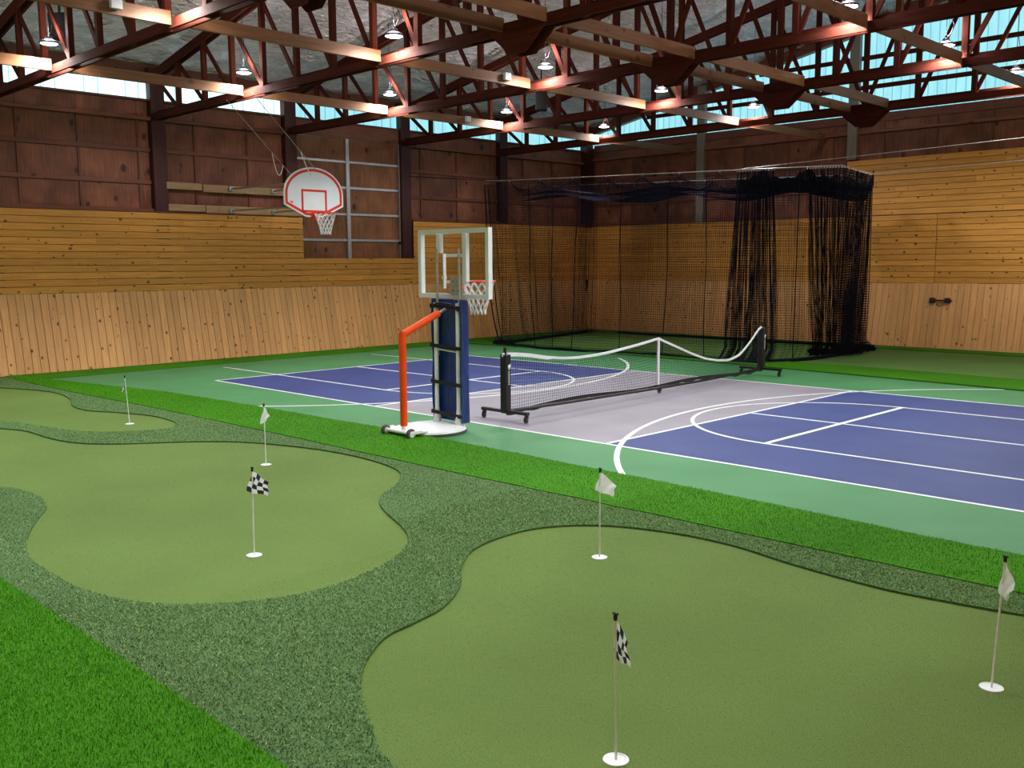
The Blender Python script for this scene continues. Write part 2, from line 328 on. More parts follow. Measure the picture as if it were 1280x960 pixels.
sheet('bright_turf', strip, [], 0.024, -0.035, M['bright'], M['edge'], floor)
near = [(-10.12, YF + .05), (10.4, YF + .05), (10.4, -9.408), (-10.12, -9.408)]
sheet('bright_turf', near, [], 0.024, -0.035, M['bright'], M['edge'], floor)
court = [(-9.22, -5.1)] + [p for p in edge_hi if p[0] > -9.2] + [(10.4, 5.0), (9.3, 4.5), (4.1, 4.75), (1.4, 5.02), (-2, 5.3), (-5.2, 5.38), (-8.1, 5.25), (-9.22, 5.2)]
sheet('court_surface', court, [], 0.0, -0.035, M['green'], M['edge'], floor)
wallstrip = [(-10.15, -5.19), (-9.3, -5.09), (-9.22, -5.0), (-9.22, 5.2), (-9.3, 10.3), (-10.15, 11.2)]
sheet('bright_turf', wallstrip, [], 0.02, -0.035, M['bright'], M['edge'], floor)
bs = [(-9.21, 5.2), (-8.1, 5.26), (-5.2, 5.39), (-2, 5.31), (1.4, 5.03), (4.1, 4.76), (10.4, 4.3), (10.4, 5.7), (4.0, 6.15), (1.0, 6.35), (-2, 6.35), (-5, 6.2), (-8.1, 6.0), (-9.21, 5.95)]
sheet('bright_turf', bs, [], 0.022, -0.035, M['bright'], M['edge'], floor)
bg = [(-9.21, 5.96), (-8.1, 6.01), (-5, 6.21), (-2, 6.36), (1.0, 6.36), (4.0, 6.16), (10.4, 5.71), (10.4, 10.45), (-9.25, 10.45)]
sheet('practice_turf', bg, [], 0.0, -0.035, M['back'], M['edge'], floor)
sheet('bright_turf', [(-9.3, 10.46), (10.4, 10.46), (10.4, 11.2), (-10.15, 11.2)], [], 0.02, -0.035, M['bright'], M['edge'], floor)
# painted court
def flat(name, poly, z, m, t=0.0015): return MB().prism(poly, z - t, z).build(name, m, floor)
CL, CW, NV, LW = 6.705, 3.048, 2.134, 0.05
flat('court_zone', [(-CL, -CW), (-NV, -CW), (-NV, CW), (-CL, CW)], 0.0018, M['blue'])
flat('court_zone', [(NV, -CW), (CL, -CW), (CL, CW), (NV, CW)], 0.0018, M['blue'])
flat('kitchen_zone', [(-NV, -CW), (NV, -CW), (NV, CW), (-NV, CW)], 0.0018, M['grey'])
def line(a, b, wd=LW, z=0.0034):
    a = np.array(a, float); b = np.array(b, float); d = b - a; d /= np.linalg.norm(d); n = np.array([-d[1], d[0]]) * wd / 2
    a2 = a - d * wd / 2; b2 = b + d * wd / 2
    flat('court_line', [tuple(a2 - n), tuple(b2 - n), tuple(b2 + n), tuple(a2 + n)], z, M['line'])
def arc(c, r, a0, a1, wd=LW, z=0.005, n=64):
    P = []
    for i in range(n + 1):
        a = a0 + (a1 - a0) * i / n; P.append((c[0] + (r - wd / 2) * math.cos(a), c[1] + (r - wd / 2) * math.sin(a)))
    Q = []
    for i in range(n + 1):
        a = a0 + (a1 - a0) * i / n; Q.append((c[0] + (r + wd / 2) * math.cos(a), c[1] + (r + wd / 2) * math.sin(a)))
    vs = [(x, y, z) for x, y in P + Q]; fs = [(i, i + 1, n + 1 + i + 1, n + 1 + i) for i in range(n)]
    mb = MB(); mb._add(vs, fs); mb._add([(x, y, z - 0.0015) for x, y, _ in vs], fs); mb.build('court_arc', M['line'], floor)
for yy in (-CW, CW): line((-CL, yy), (CL, yy), z=0.0034)
for xx in (-CL, -NV, NV, CL): line((xx, -CW), (xx, CW), z=0.0036)
line((-CL, 0), (-NV, 0), z=0.0038); line((NV, 0), (CL, 0), z=0.0038)
FT, KY = 3.43, 1.829
for s in (-1, 1):
    for yy in (-KY, KY): line((s * FT, yy), (s * 8.63, yy), z=0.0042)
    line((s * FT, -KY), (s * FT, KY), wd=0.065, z=0.0046)
    a0 = PI / 2 if s > 0 else -PI / 2
    arc((s * FT, 0), KY, a0, a0 + PI, z=0.005)
    h = math.asin(4.42 / 5.8); hl = math.asin(4.68 / 5.8)
    if s > 0: arc((7.24, 0.05), 5.8, PI - hl, PI + h, wd=0.06, z=0.0054, n=90)
    else: arc((-7.38, 0.05), 5.85, -h, hl, wd=0.06, z=0.0054, n=90)

# grass blades (uncountable): one object per kind of turf
def blades(name, polys, holes, boxes, m, hgt, wid, lean, parent, seed, zb=.012):
    r = np.random.default_rng(seed); Ps = []
    for (x0, x1, y0, y1, dens) in boxes:
        n = int((x1 - x0) * (y1 - y0) * dens); P = np.c_[r.uniform(x0, x1, n), r.uniform(y0, y1, n)]
        k = np.zeros(n, bool)
        for pl in polys: k |= inside(P, pl)
        for h in holes: k &= ~inside(P, h)
        Ps.append(P[k])
    P = np.vstack(Ps); n = len(P)
    # keep what lies in and a little around the view
    d = np.c_[P, np.zeros(n)] - np.array(CAM); zc = d @ np.array(F); xc = (d @ np.array(R)) / zc; keep = (zc > 0.5) & (np.abs(xc) < 0.75)
    P = P[keep]; n = len(P)
    a = r.uniform(0, 2 * PI, n); hh = hgt * r.uniform(0.6, 1.25, n); ln = lean * r.uniform(0, 1, n); b = r.uniform(0, 2 * PI, n)
    base = np.c_[P, np.full(n, zb)]; side = np.c_[np.cos(a), np.sin(a), np.zeros(n)] * wid / 2
    tip = base + np.c_[np.cos(b) * ln, np.sin(b) * ln, hh]
    V = np.empty((n * 3, 3)); V[0::3] = base - side; V[1::3] = base + side; V[2::3] = tip
    me = rawmesh(name, V, np.arange(n * 3).reshape(-1, 3))
    return tag(link(name, me, parent, None, [m]), kind='stuff')
blades('bright_grass', [strip, near], [], [(0.5, 8, -12.5, -9.3, 17000), (4, 9.5, -5.3, -4.2, 9000), (-10.1, 4, -5.5, -4.1, 5500)], M['blade_b'], 0.026, 0.006, 0.02, floor, 1)
blades('rough_grass', [rough_outer], [G1, G2, G3], [(3, 9, -9.4, -5.15, 13000), (-3, 3, -9.4, -5.1, 6500), (-10.1, -3, -9.4, -5.1, 3500)], M['blade_r'], 0.013, 0.007, 0.022, floor, 2)

blades('putting_grass', [G1, G2, G3], [], [(3.6, 9, -9.4, -5.3, 12000), (-5, 4.1, -9.4, -5.2, 5000)], M['blade_p'], 0.0035, 0.006, 0.012, floor, 3, -.0015)

# ================================================================== WALLS
PITCH = 0.145
def kick_wall(parent, n, o, along, out, L0, mesh):
    """leaning vertical boards: foot 0.3 m into the room, top flush with the boards above"""
    up = (Vector((0, 0, 1.5)) - Vector(out) * 0.30).normalized(); al = Vector(along)
    nrm = al.cross(up); nrm = nrm if nrm.dot(Vector(out)) > 0 else -nrm
    ey = nrm.cross(up)
    for i in range(n):
        c = Vector(o) + al * (i * PITCH + PITCH / 2) + Vector(out) * (0.30) + up * (1.53 / 2 + random.uniform(-.004, .004))
        place('plank', mesh, parent, c + nrm * random.uniform(-.002, .002), up, ey, nrm)
def joined_boards(name, parent, spec, m):
    mb = MB()
    for a, b_, w_, h_, up in spec: mb.bar(a, b_, w_, h_, up)
    return tag(mb.build(name, m, parent), kind='stuff')
kick_mesh = board_mesh(1.53, PITCH - 0.006, 0.02, M['pine_v'], 0.006)
ROW = 0.1335
def rows(parent, spans, o, along, out, z0):
    """horizontal boards: spans = list of (row, start, end)"""
    al = Vector(along); nn = Vector(out); ez = Vector((0, 0, 1)); ey = nn.cross(al); cache = {}
    for (r_, s, e) in spans:
        L = round(e - s, 2)
        if L < 0.15: continue
        if L not in cache: cache[L] = board_mesh(L - 0.004, ROW - 0.007, 0.02, M['pine'], 0.006)
        c = Vector(o) + al * ((s + e) / 2) + Vector((0, 0, z0 + (r_ + 0.5) * ROW)) + nn * random.uniform(-.002, .002)
        place('plank', cache[L], parent, c, al, ey, nn)
def stagger(r_, s, e, Lb=4.88):
    cuts = []; x = s + (1.2 + (r_ * 1.83) % Lb)
    while x < e - 0.4: cuts.append(round(x, 2)); x += Lb
    pts = [s] + cuts + [e]; return [(r_, pts[i], pts[i + 1]) for i in range(len(pts) - 1)]

# --- left wall
wl = MB().box((-11.0, YF, 0), (-10.66, YB + 0.4, 5.36)).box((-11.0, YF, 5.74), (-10.66, YB + 0.4, 6.25)).build('wall_left', M['girt']); tag(wl, kind='structure')
kick_wall(wl, 123, (-XW, -6.5, 0), (0, 1, 0), (1, 0, 0), 0, kick_mesh)
joined_boards('planking', wl, [((-XW + .3 - .01, y, 0), (-XW - .01, y, 1.5), PITCH - .003, .02, (0, 1, 0)) for y in np.arange(YF + .1, -6.5, PITCH)], M['pine_v'])
sp = []
DY0, DY1 = 1.3, 4.60
for r_ in range(12):
    if 1.5 + r_ * ROW < 2.10: sp += stagger(r_, -6.5, YB)
    else: sp += stagger(r_, -6.5, DY0, 3.66) + stagger(r_, DY1, YB, 3.66)
rows(wl, sp, (-XW, 0, 0), (0, 1, 0), (1, 0, 0), 1.5)
joined_boards('planking', wl, [((-XW - .01, YF, 1.5 + (r_ + .5) * ROW), (-XW - .01, -6.5, 1.5 + (r_ + .5) * ROW), .02, ROW - .004, (0, 0, 1)) for r_ in range(12)], M['pine'])
COLY = [-8.6, -5.35, -2.07, 1.06, 4.40, 7.88]
def panels(parent, o, al, out, segs, zs, m):
    """plywood panels, grain vertical"""
    al = Vector(al); nn = Vector(out); up = Vector((0, 0, 1)); ey = nn.cross(up); cache = {}
    for (s, e) in segs:
        for (za, zb) in zs:
            k = (round(e - s, 2), round(zb - za, 2))
            if k not in cache: cache[k] = board_mesh(k[1] - 0.004, k[0] - 0.004, 0.012, m, 0.002)
            place('plywood_panel', cache[k], parent, Vector(o) + al * ((s + e) / 2) + up * ((za + zb) / 2), up, ey, nn)
def framing(parent, o, al, out, s, e, zs, studs, zlo, zhi, m, skip=None):
    al = Vector(al); nn = Vector(out); up = Vector((0, 0, 1))
    for z, h, d in zs:
        me = board_mesh(e - s, h, d, m); place('girt', me, parent, Vector(o) + al * ((s + e) / 2) + up * z + nn * d, al, nn.cross(al), nn)
    cache = {}
    for p in studs:
        L = round(zhi - zlo, 2)
        if L not in cache: cache[L] = board_mesh(L, 0.05, 0.03, m)
        place('batten', cache[L], parent, Vector(o) + al * p + up * ((zlo + zhi) / 2) + nn * 0.03, up, nn.cross(up), nn)
bays = [(-6.2, -5.5)] + [(COLY[i] + .16, COLY[i + 1] - .16) for i in range(1, 5)] + [(COLY[5] + .16, 11.35)]
for bi, (s, e) in enumerate(bays):
    door = (bi == 3)
    nst = max(1, round((e - s) / 1.23)); st = [s + (e - s) * k / nst for k in range(nst + 1)]
    if bi in (1, 2): st = [s] + [v for v in (-4.78, -3.66, -2.46, -1.23, 0.02) if s + .1 < v < e - .1] + [e]
    if bi == 4: st = [s, 4.98, 6.23, 7.5, e]
    if bi == 5: st = [s, 8.77, 9.99, e]
    if not door:
        panels(wl, (-10.6, 0, 0), (0, 1, 0), (1, 0, 0), list(zip(st[:-1], st[1:])), [(3.12, 3.72), (3.72, 4.36), (4.36, 4.98), (4.98, 5.36)], M['ply'])
        framing(wl, (-10.6, 0, 0), (0, 1, 0), (1, 0, 0), s, e, [(3.12, .13, .10), (3.72, .085, .045), (4.37, .085, .045), (4.985, .07, .14)], st[1:-1] if bi else [], 3.18, 4.95, M['girt'])
    else:
        framing(wl, (-10.6, 0, 0), (0, 1, 0), (1, 0, 0), s, e, [(5.17, .34, .06)], [], 0, 0, M['girt'])
cap = MB().box((-10.6, -6.5, 5.335), (-10.50, YB, 5.375)).build('window_sill', M['girt'], wl)
for i, y in enumerate(COLY[1:]):
    ee = Vector((0, 0, 1)); me = board_mesh(6.0 - 1.6, 0.30, 0.18, M['post'], 0.006)
    place('post', me, wl, Vector((-10.44 if True else 0, y, 3.8)) + Vector((-0.012, 0, 0)), ee, Vector((0, 1, 0)).cross(ee) * 0 + Vector((1, 0, 0)).cross(ee), Vector((1, 0, 0)))
# corner post and top rail of the boards
MB().box((-10.62, 11.3, 3.1), (-10.35, 11.58, 5.9)).build('post', M['post'], wl)
MB().box((-10.58, -6.5, 3.105), (-10.44, DY0, 3.125)).box((-10.58, DY1, 3.105), (-10.44, YB, 3.125)).build('top_rail', M['girt'], wl)
# clerestory light band of the left wall
edgesY = [YF] + COLY + [YB]
wn = 0
for i in range(len(edgesY) - 1):
    s, e = edgesY[i], edgesY[i + 1]
    if e < -6: continue
    wn += 1
    wr = empty(f'window_{wn}', (-10.7, (s + e) / 2, 5.55), kind='structure')
    hot = e < 1.5; n = max(2, round((e - s) / 0.8)); stp = (e - s) / n
    for k in range(n):
        a = s + k * stp - (s + e) / 2
        MB().box((-.01, a + .004, -.19), (0.0, a + stp - .004, .19)).build('pane', M['panel_hot' if hot else 'panel'], wr)
        for q in (0.33, 0.66): MB().box((.0, a + stp * q - .008, -.19), (.018, a + stp * q + .008, .19)).build('rib', M['panel' if hot else 'rib'], wr)
    MB().box((0.0, s - (s + e) / 2, .165), (.10, e - (s + e) / 2, .20)).build('window_head', M['girt'], wr)

# --- back (gable) wall
wb = MB().prism([(-11.0, 0), (10.9, 0), (10.9, 5.46), (-11.0, 5.46)], 0, .3, ((0, YB + .16, 0), (1, 0, 0), (0, 0, 1), (0, 1, 0)))
def zs_(x): return 5.82 + 0.19 * (10.45 - abs(x))
wb.prism([(-11.0, zs_(-11.0)), (0, zs_(0)), (10.9, zs_(10.9)), (10.9, 6.4), (0, 8.6), (-11.0, 6.4)], 0, .3, ((0, YB + .16, 0), (1, 0, 0), (0, 0, 1), (0, 1, 0)))
wb = wb.build('wall_back', M['girt']); tag(wb, kind='structure')
kick_wall(wb, 100, (-10.45, YB, 0), (1, 0, 0), (0, -1, 0), 0, kick_mesh)
joined_boards('planking', wb, [((x, YB - .3 + .01, 0), (x, YB + .01, 1.5), PITCH - .003, .02, (1, 0, 0)) for x in np.arange(4.12, 10.4, PITCH)], M['pine_v'])
sp = []
for r_ in range(12): sp += stagger(r_, -10.45, 0.02, 4.88) + stagger(r_, 0.03, 4.9, 6)
for r_ in range(12, 22): sp += stagger(r_, -2.2, 4.9, 4.88)
rows(wb, sp, (0, YB, 0), (1, 0, 0), (0, -1, 0), 1.5)
joined_boards('planking', wb, [((4.9, YB + .01, 1.5 + (r_ + .5) * ROW), (10.45, YB + .01, 1.5 + (r_ + .5) * ROW), .02, ROW - .004, (0, 0, 1)) for r_ in range(22)], M['pine'])
gposts = [-6.45, -2.1, 2.1, 6.4]
sx = [-10.3, -8.88, -7.63, -6.6, -6.3, -5.15, -3.87, -2.64, -2.25]
zz = [(3.12, 3.72), (3.72, 4.40), (4.40, 5.08), (5.08, 5.46)]
panels(wb, (0, YB + .13, 0), (1, 0, 0), (0, -1, 0), list(zip(sx[:-1], sx[1:])), zz, M['ply'])
sx2 = [-2.25, -1.37, -.12, 1.08, 2.25, 3.5, 4.7, 5.9]
panels(wb, (0, YB + .13, 0), (1, 0, 0), (0, -1, 0), list(zip(sx2[:-1], sx2[1:])), [(4.44, 5.08), (5.08, 5.46)], M['ply'])
framing(wb, (0, YB + .13, 0), (1, 0, 0), (0, -1, 0), -10.3, -2.2, [(3.15, .13, .10), (3.75, .085, .045), (4.42, .085, .045)], [v for v in sx[1:-1] if v not in (-6.6, -6.3)], 3.2, 5.0, M['girt'])
framing(wb, (0, YB + .13, 0), (1, 0, 0), (0, -1, 0), -10.3, 10.3, [(5.09, .07, .14), (5.42, .20, .06)], sx2[1:-1], 4.5, 5.3, M['girt'])
for x in gposts:
    ee = Vector((0, 0, 1)); me = board_mesh(zs_(x) + .2 - 3.1 if abs(x) > 3 else zs_(x) + .2 - 4.47, 0.24, 0.14, M['greypost'] if x < 2 else M['girt'], 0.006)
    zc = (zs_(x) + .2 + (3.1 if abs(x) > 3 else 4.47)) / 2
    place('post', me, wb, Vector((x, YB - .02, zc)), ee, Vector((0, -1, 0)).cross(ee), Vector((0, -1, 0)))
MB().prism([(-2.2, 1.5 + 12 * ROW - .012), (4.9, 1.5 + 12 * ROW - .012), (4.9, 1.5 + 12 * ROW + .006), (-2.2, 1.5 + 12 * ROW + .006)], -.004, .02, ((0, YB, 0), (1, 0, 0), (0, 0, 1), (0, 1, 0))).build('shadow_gap', M['black'], wb)
# sloping rake trim with pale upper edge
for s in (-1, 1):
    MB().bar((s * 10.5, YB + .12, zs_(10.5) + .03), (0, YB + .12, zs_(0) + .03), .1, .05).build('rake_trim', M['brace'], wb)
gx = [-10.5] + gposts + [10.5]; gx = [-10.5, -6.45, -2.1, 2.1, 6.4, 10.5]
for i in range(5):
    a, e = gx[i], gx[i + 1]; wn += 1; cx = (a + e) / 2
    wr = empty(f'window_{wn}', (cx, YB + .22, 5.46), kind='structure'); n = round((e - a) / 0.86); stp = (e - a) / n
    for k in range(n):
        p, q = a + k * stp + .003, a + (k + 1) * stp - .003
        top = [(q - cx, zs_(q) - 5.46), (p - cx, zs_(p) - 5.46)]
        if p < 0 < q: top = [(q - cx, zs_(q) - 5.46), (0 - cx, zs_(0) - 5.46), (p - cx, zs_(p) - 5.46)]
        MB().prism([(p - cx, 0), (q - cx, 0)] + top, 0, .01, ((0, 0, 0), (1, 0, 0), (0, 0, 1), (0, 1, 0))).build('pane', M['panel'], wr)
        for t in (0.0, 0.25, 0.5, 0.75):
            xx = p + (q - p) * t + .01
            MB().box((xx - cx - .007, -.015, 0), (xx - cx + .007, 0, zs_(xx) - 5.46 - .01)).build('rib', M['rib'], wr)
    for zg in (6.16, 6.85, 7.5):
        x0 = a; x1 = e; lim = 10.45 - (zg + .05 - 5.82) / .19
        x0 = max(x0, -lim); x1 = min(x1, lim)
        if x1 - x0 > .4: MB().box((x0 - cx, -.09, zg - .05 - 5.46), (x1 - cx, -.03, zg + .05 - 5.46)).build('girt', M['truss'], wr)

# --- walls out of the picture close the hall
wr_ = MB().box((10.46, YF, 0), (10.8, YB + .4, 6.4)).build('wall_right', M['pine']); tag(wr_, kind='structure')
# unseen windows added on the right wall and near gable to light the ceiling
for (y0, y1) in ((YF, -8.7), (-8.5, -5.5), (-5.3, -2.2), (-2.0, .95), (1.15, 4.3), (4.5, 7.8), (8.0, YB)):
    wn += 1; wr = empty(f'window_{wn}', (10.45, (y0 + y1) / 2, 5.55), kind='structure')
    MB().box((0, (y0 - y1) / 2, -.19), (.009, (y1 - y0) / 2, .19)).build('pane', M['panel_hot'], wr)
for s in (-1, 1):
    wn += 1; wr = empty(f'window_{wn}', (0, YF + .02, 5.46), kind='structure')
    MB().prism([(0, 0), (s * 10.2, 0), (s * 10.2, zs_(10.2) - 5.46), (0, zs_(0) - 5.46)], 0, .01, ((0, 0, 0), (1, 0, 0), (0, 0, 1), (0, 1, 0))).build('pane', M['panel'], wr)
wf_ = MB().prism([(-11, 0), (10.9, 0), (10.9, 6.4), (0, 8.6), (-11, 6.4)], 0, .3, ((0, YF - .3, 0), (1, 0, 0), (0, 0, 1), (0, 1, 0))).build('wall_front', M['pine']); tag(wf_, kind='structure')

# --- ceiling: foil blanket billowing between purlins
xs = np.linspace(-11.0, 10.9, 290); ys_ = np.linspace(YF - .1, YB + .3, 110)
X, Y = np.meshgrid(xs, ys_); Z = 5.88 + 0.19 * (10.4 - np.abs(X)) + 0.20 + 0.06 * np.abs(np.sin(PI * X / 0.61)) + 0.02 * np.sin(Y * 3.1 + X * 5) + 0.012 * np.sin(Y * 7.3 - X * 11)
n0, n1 = X.shape; idx = np.arange(n0 * n1).reshape(n0, n1)
ceil_me = rawmesh('ceiling', np.c_[X.ravel(), Y.ravel(), Z.ravel()], np.c_[idx[:-1, :-1].ravel(), idx[:-1, 1:].ravel(), idx[1:, 1:].ravel(), idx[1:, :-1].ravel()], True)
ceil = tag(link('ceiling', ceil_me, None, None, [M['foil']]), kind='structure')
MB().prism([(-11, 6.3), (0, 8.42), (10.9, 6.3), (10.9, 6.4), (0, 8.55), (-11, 6.4)], YF - .3, YB + .4, ((0, 0, 0), (1, 0, 0), (0, 0, 1), (0, 1, 0))).build('roof_sheet', M['girt'], ceil)

# --- blocked overhead door opening in the left wall
dr = empty('door_1', (-10.6, 2.95, 2.11), kind='structure'); ox, oy, oz = -10.6, 2.95, 2.11
zr = [2.12, 2.60, 3.22, 3.85, 4.46, 5.02]
zp = [2.11] + zr[1:]
for i in range(5):
    for (s, e) in ((1.24, 2.68), (2.68, 4.23)):
        me = board_mesh(zp[i + 1] - zp[i] - .004, e - s - .004, .012, M['doorwood']); place('door_panel', me, dr, (.0, (s + e) / 2 - oy, (zp[i] + zp[i + 1]) / 2 - oz), (0, 0, 1), (0, 1, 0), (1, 0, 0))
for z in zr[1:]:
    for (s, e) in ((1.24, 2.63), (2.73, 4.23)):
        MB().box((.0, s - oy, z - .03 - oz), (.035, e - oy, z + .03 - oz)).build('rail', M['alu'], dr, bevel=.006)
MB().box((.0, 2.63 - oy, 0.0), (.05, 2.73 - oy, 5.04 - oz)).build('stile', M['alu'], dr, bevel=.008)
MB().box((.0, 4.235 - oy, 0.0), (.06, 4.25 - oy, 5.0 - oz)).build('track', M['alu'], dr)
MB().box((.0, 4.25 - oy, 0.0), (.05, 4.31 - oy, 5.0 - oz)).build('track_channel', M['black'], dr)
MB().box((.02, 4.2 - oy, .40), (.075, 4.3 - oy, .47)).build('latch', M['black'], dr)

# ================================================================== TRUSSES AND BRACES
TLAB = [None,
 ('timber roof truss nearest the camera, its chord cutting the top left corner', 'dark red-brown'),
 ('second timber roof truss, landing on the wall post left of the wall hoop', ''),
 ('third timber roof truss, landing on the post beside the metal-railed door', ''),
 ('fourth timber roof truss, landing on the post right of the metal-railed door', ''),
 ('farthest timber roof truss, just before the glowing gable wall', '')]
TP = 1.04
def chord_seg(m): pass
tcache = {}
def web_mesh(L, w_, t_, key):
    k = (round(L, 2), key)
    if k not in tcache: tcache[k] = MB().box((-L / 2, -w_ / 2, -t_ / 2), (L / 2, w_ / 2, t_ / 2)).mesh('web', [M['truss']])
    return tcache[k]
def aim(me, name, parent, a, b, nrm=(0, 1, 0)):
    a = Vector(a); b = Vector(b); ex = (b - a).normalized(); ez = Vector(nrm); ey = ez.cross(ex).normalized()
    return place(name, me, parent, (a + b) / 2, ex, ey, ez)
for ti, ty in enumerate(TY):
    lab = TLAB[ti][0] if TLAB[ti] else 'timber roof truss overhead, just above the top of the picture'
    t = empty('roof_truss', (0, ty, ZC), 0, 'dark red-brown ' + lab, 'truss')
    for dy in (-.065, .065):
        hc = .06 if dy < 0 else .095
        aim(MB().box((-10.4, -hc, -.02), (10.4, hc, .02)).mesh('bottom_chord', [M['truss']]), 'bottom_chord', t, (-10.4, dy, hc), (10.4, dy, hc))
        for s in (-1, 1):
            a = (s * 10.4, dy, ztop(10.4) - .08 - ZC); b_ = (0, dy, ztop(0) - .08 - ZC); L = (Vector(b_) - Vector(a)).length
            aim(web_mesh(L, .16, .04, 'tc'), 'top_chord', t, a, b_)
    for k in range(-9, 10):
        x = k * TP; zt = ztop(x) - .03 - ZC
        aim(web_mesh(zt - .01, .09, .084, 'v'), 'web', t, (x, 0, .01), (x, 0, zt))
        if k != 0:
            s = -1 if k < 0 else 1; x2 = x + s * TP  # outer node top -> this node bottom
            a = Vector((x2, 0, ztop(x2) - .12 - ZC)); c = Vector((x - s * 0, 0, .10)); 
            if k in (-9, 9): a.x -= s * .12
            aim(web_mesh((a - c).length, .075, .036, 'd'), 'diagonal', t, a, c)
    # centre: crossed diagonals and a splice plate below the chord
    for s in (-1, 1):
        a = Vector((s * TP, 0, ztop(TP) - .12 - ZC)); c = Vector((0, 0, .10)); aim(web_mesh((a - c).length, .075, .036, 'd'), 'diagonal', t, a, c)
    MB().prism([(-.62, .13), (.62, .13), (.14, -.27), (-.14, -.27)], -.105, -.088, ((0, 0, 0), (1, 0, 0), (0, 0, 1), (0, 1, 0))).build('gusset_plate', M['truss'], t)
    MB().prism([(-.62, .13), (.62, .13), (.14, -.27), (-.14, -.27)], .088, .105, ((0, 0, 0), (1, 0, 0), (0, 0, 1), (0, 1, 0))).build('gusset_plate', M['truss'], t)
BR = [(-6.80, 'long pale ceiling brace nearest the left wall, above the wall hoop', True),
      (-2.85, 'long ceiling brace lit by lamps, above the net and portable hoop', True),
      (-0.27, 'left one of the two ceiling braces side by side at the truss centres', False),
      (0.50, 'right one of the two ceiling braces side by side at the truss centres', False),
      (3.10, 'ceiling brace at the top right, crossing the bright gable panels', True),
      (6.80, 'ceiling brace on the far right side, beyond the picture edge', True)]
for x, lab, tow in BR:
    t = empty('ceiling_brace', (x, 0, 5.07), 0, lab, 'timber brace')
    ends = TY + ([YB + .1] if tow else [])
    for i in range(len(ends) - 1):
        s, e = ends[i] + .088, ends[i + 1] - (.088 if ends[i + 1] < 9 else .02)
        me = MB().box((-(e - s) / 2, -.085, -.019), ((e - s) / 2, .085, .019)).mesh('plank', [M['brace']], bevel=.004)
        place('plank', me, t, (random.uniform(-.01, .01), (s + e) / 2, 0.0), (0, 1, 0), (0, 0, 1), (1, 0, 0))

# ================================================================== LAMPS
ordw = ['', 'nearest', 'second', 'third', 'fourth', 'farthest']
def lamp(x, y, z, label, group=None):
    t = empty('high_bay_lamp', (x, y, z), 0, label, 'lamp', group)
    MB().lathe([(.0, .10), (.05, .10), (.06, .06), (.10, .045), (.135, .02), (.14, .0), (.128, -.004)], n=20).build('housing', M['lampbody'], t, smooth=True)
    d = MB().lathe([(.0, -.012), (.11, -.010), (.127, -.002), (.127, .001), (0, .001)], n=20).build('diffuser', M['lamp_glow'], t, smooth=True)
    top = ztop(x) + .12 - z
    pts = [(0, 0, .10), (0, 0, .14)]; MB().tube([(.022 * math.cos(a), 0, .13 + .022 * math.sin(a)) for a in np.linspace(0, 2 * PI, 12, endpoint=False)], .004, 5, closed=True).build('hook', M['lampbody'], t)
    MB().tube([(0, 0, .15), (0, 0, top)], .005, 5).build('chain', M['black'], t)
    MB().tube([(.01, .0, .10), (.06, .02, .18), (.10, .03, .30), (.05, .0, .42), (.02, 0, .6)], .006, 5).build('power_cord', M['black'], t)
    ld = bpy.data.lights.new('lamp_light', 'SPOT'); ld.energy = LAMP_W; ld.spot_size = math.radians(168); ld.spot_blend = 0.7; ld.shadow_soft_size = .11; ld.color = (0.98, 1.0, 0.98)
    lo = bpy.data.objects.new('lamp_light', ld); col.objects.link(lo); lo.parent = t; lo.location = (0, 0, -.03)
    ud = bpy.data.lights.new('lamp_spill', 'POINT'); ud.energy = 24; ud.shadow_soft_size = .09; ud.color = (1.0, 0.98, 0.95)
    uo = bpy.data.objects.new('lamp_spill', ud); col.objects.link(uo); uo.parent = t; uo.location = (0, 0, .22)
    return t
for ti in range(0, 6):
    for x, nm in ((-6.58, 'wall-side brace'), (-2.40, 'brace above the net'), (2.90, 'top right brace'), (6.76, 'brace beyond the right edge')):
        w1 = ordw[ti] if ti else 'unseen overhead'
        lab = f'round high-bay lamp where the {w1} truss meets the {nm}'
        lamp(x - (.12 if ti == 5 else 0), TY[ti] - (0 if ti == 5 else .18), 5.36 if ti == 5 else (5.34 if abs(x) > 5 else 5.27), lab, 'high bay lamps under the roof')

# speakers and boxes under the roof
def hung_box(name, loc, sz, m, label, cat, top):
    t = empty(name, loc, 0.7 if cat == 'speaker' else 0, label, cat)
    MB().box((-sz[0] / 2, -sz[1] / 2, -sz[2] / 2), (sz[0] / 2, sz[1] / 2, sz[2] / 2)).build('cabinet', m, t, bevel=.01)
    if top:
        MB().box((-sz[0] / 2 + .02, -sz[1] / 2 - .012, -sz[2] / 2 + .02), (sz[0] / 2 - .02, -sz[1] / 2 - .001, sz[2] / 2 - .02)).build('grille', M['black'], t, bevel=.004)
        MB().bar((0, 0, sz[2] / 2), (0, 0, top), .03, .03).build('bracket', M['black'], t)
    return t
hung_box('speaker', (-7.75, -4.95, 5.88), (.28, .24, .40), M['speaker'], 'black box speaker hanging at the top left of the roof', 'speaker', .72)
hung_box('speaker', (-6.3, 4.95, 5.62), (.26, .24, .40), M['speaker'], 'black box speaker hanging among the trusses at the middle of the roof', 'speaker', .9)
sk = [o for o in col.objects if o.name.startswith('speaker')][-1]; q0_ = Matrix.Rotation(-.7, 3, 'Z') @ Vector((0, -.66, .95)); MB().bar((0, 0, .15), q0_, .03, .03).build('bracket', M['black'], sk)
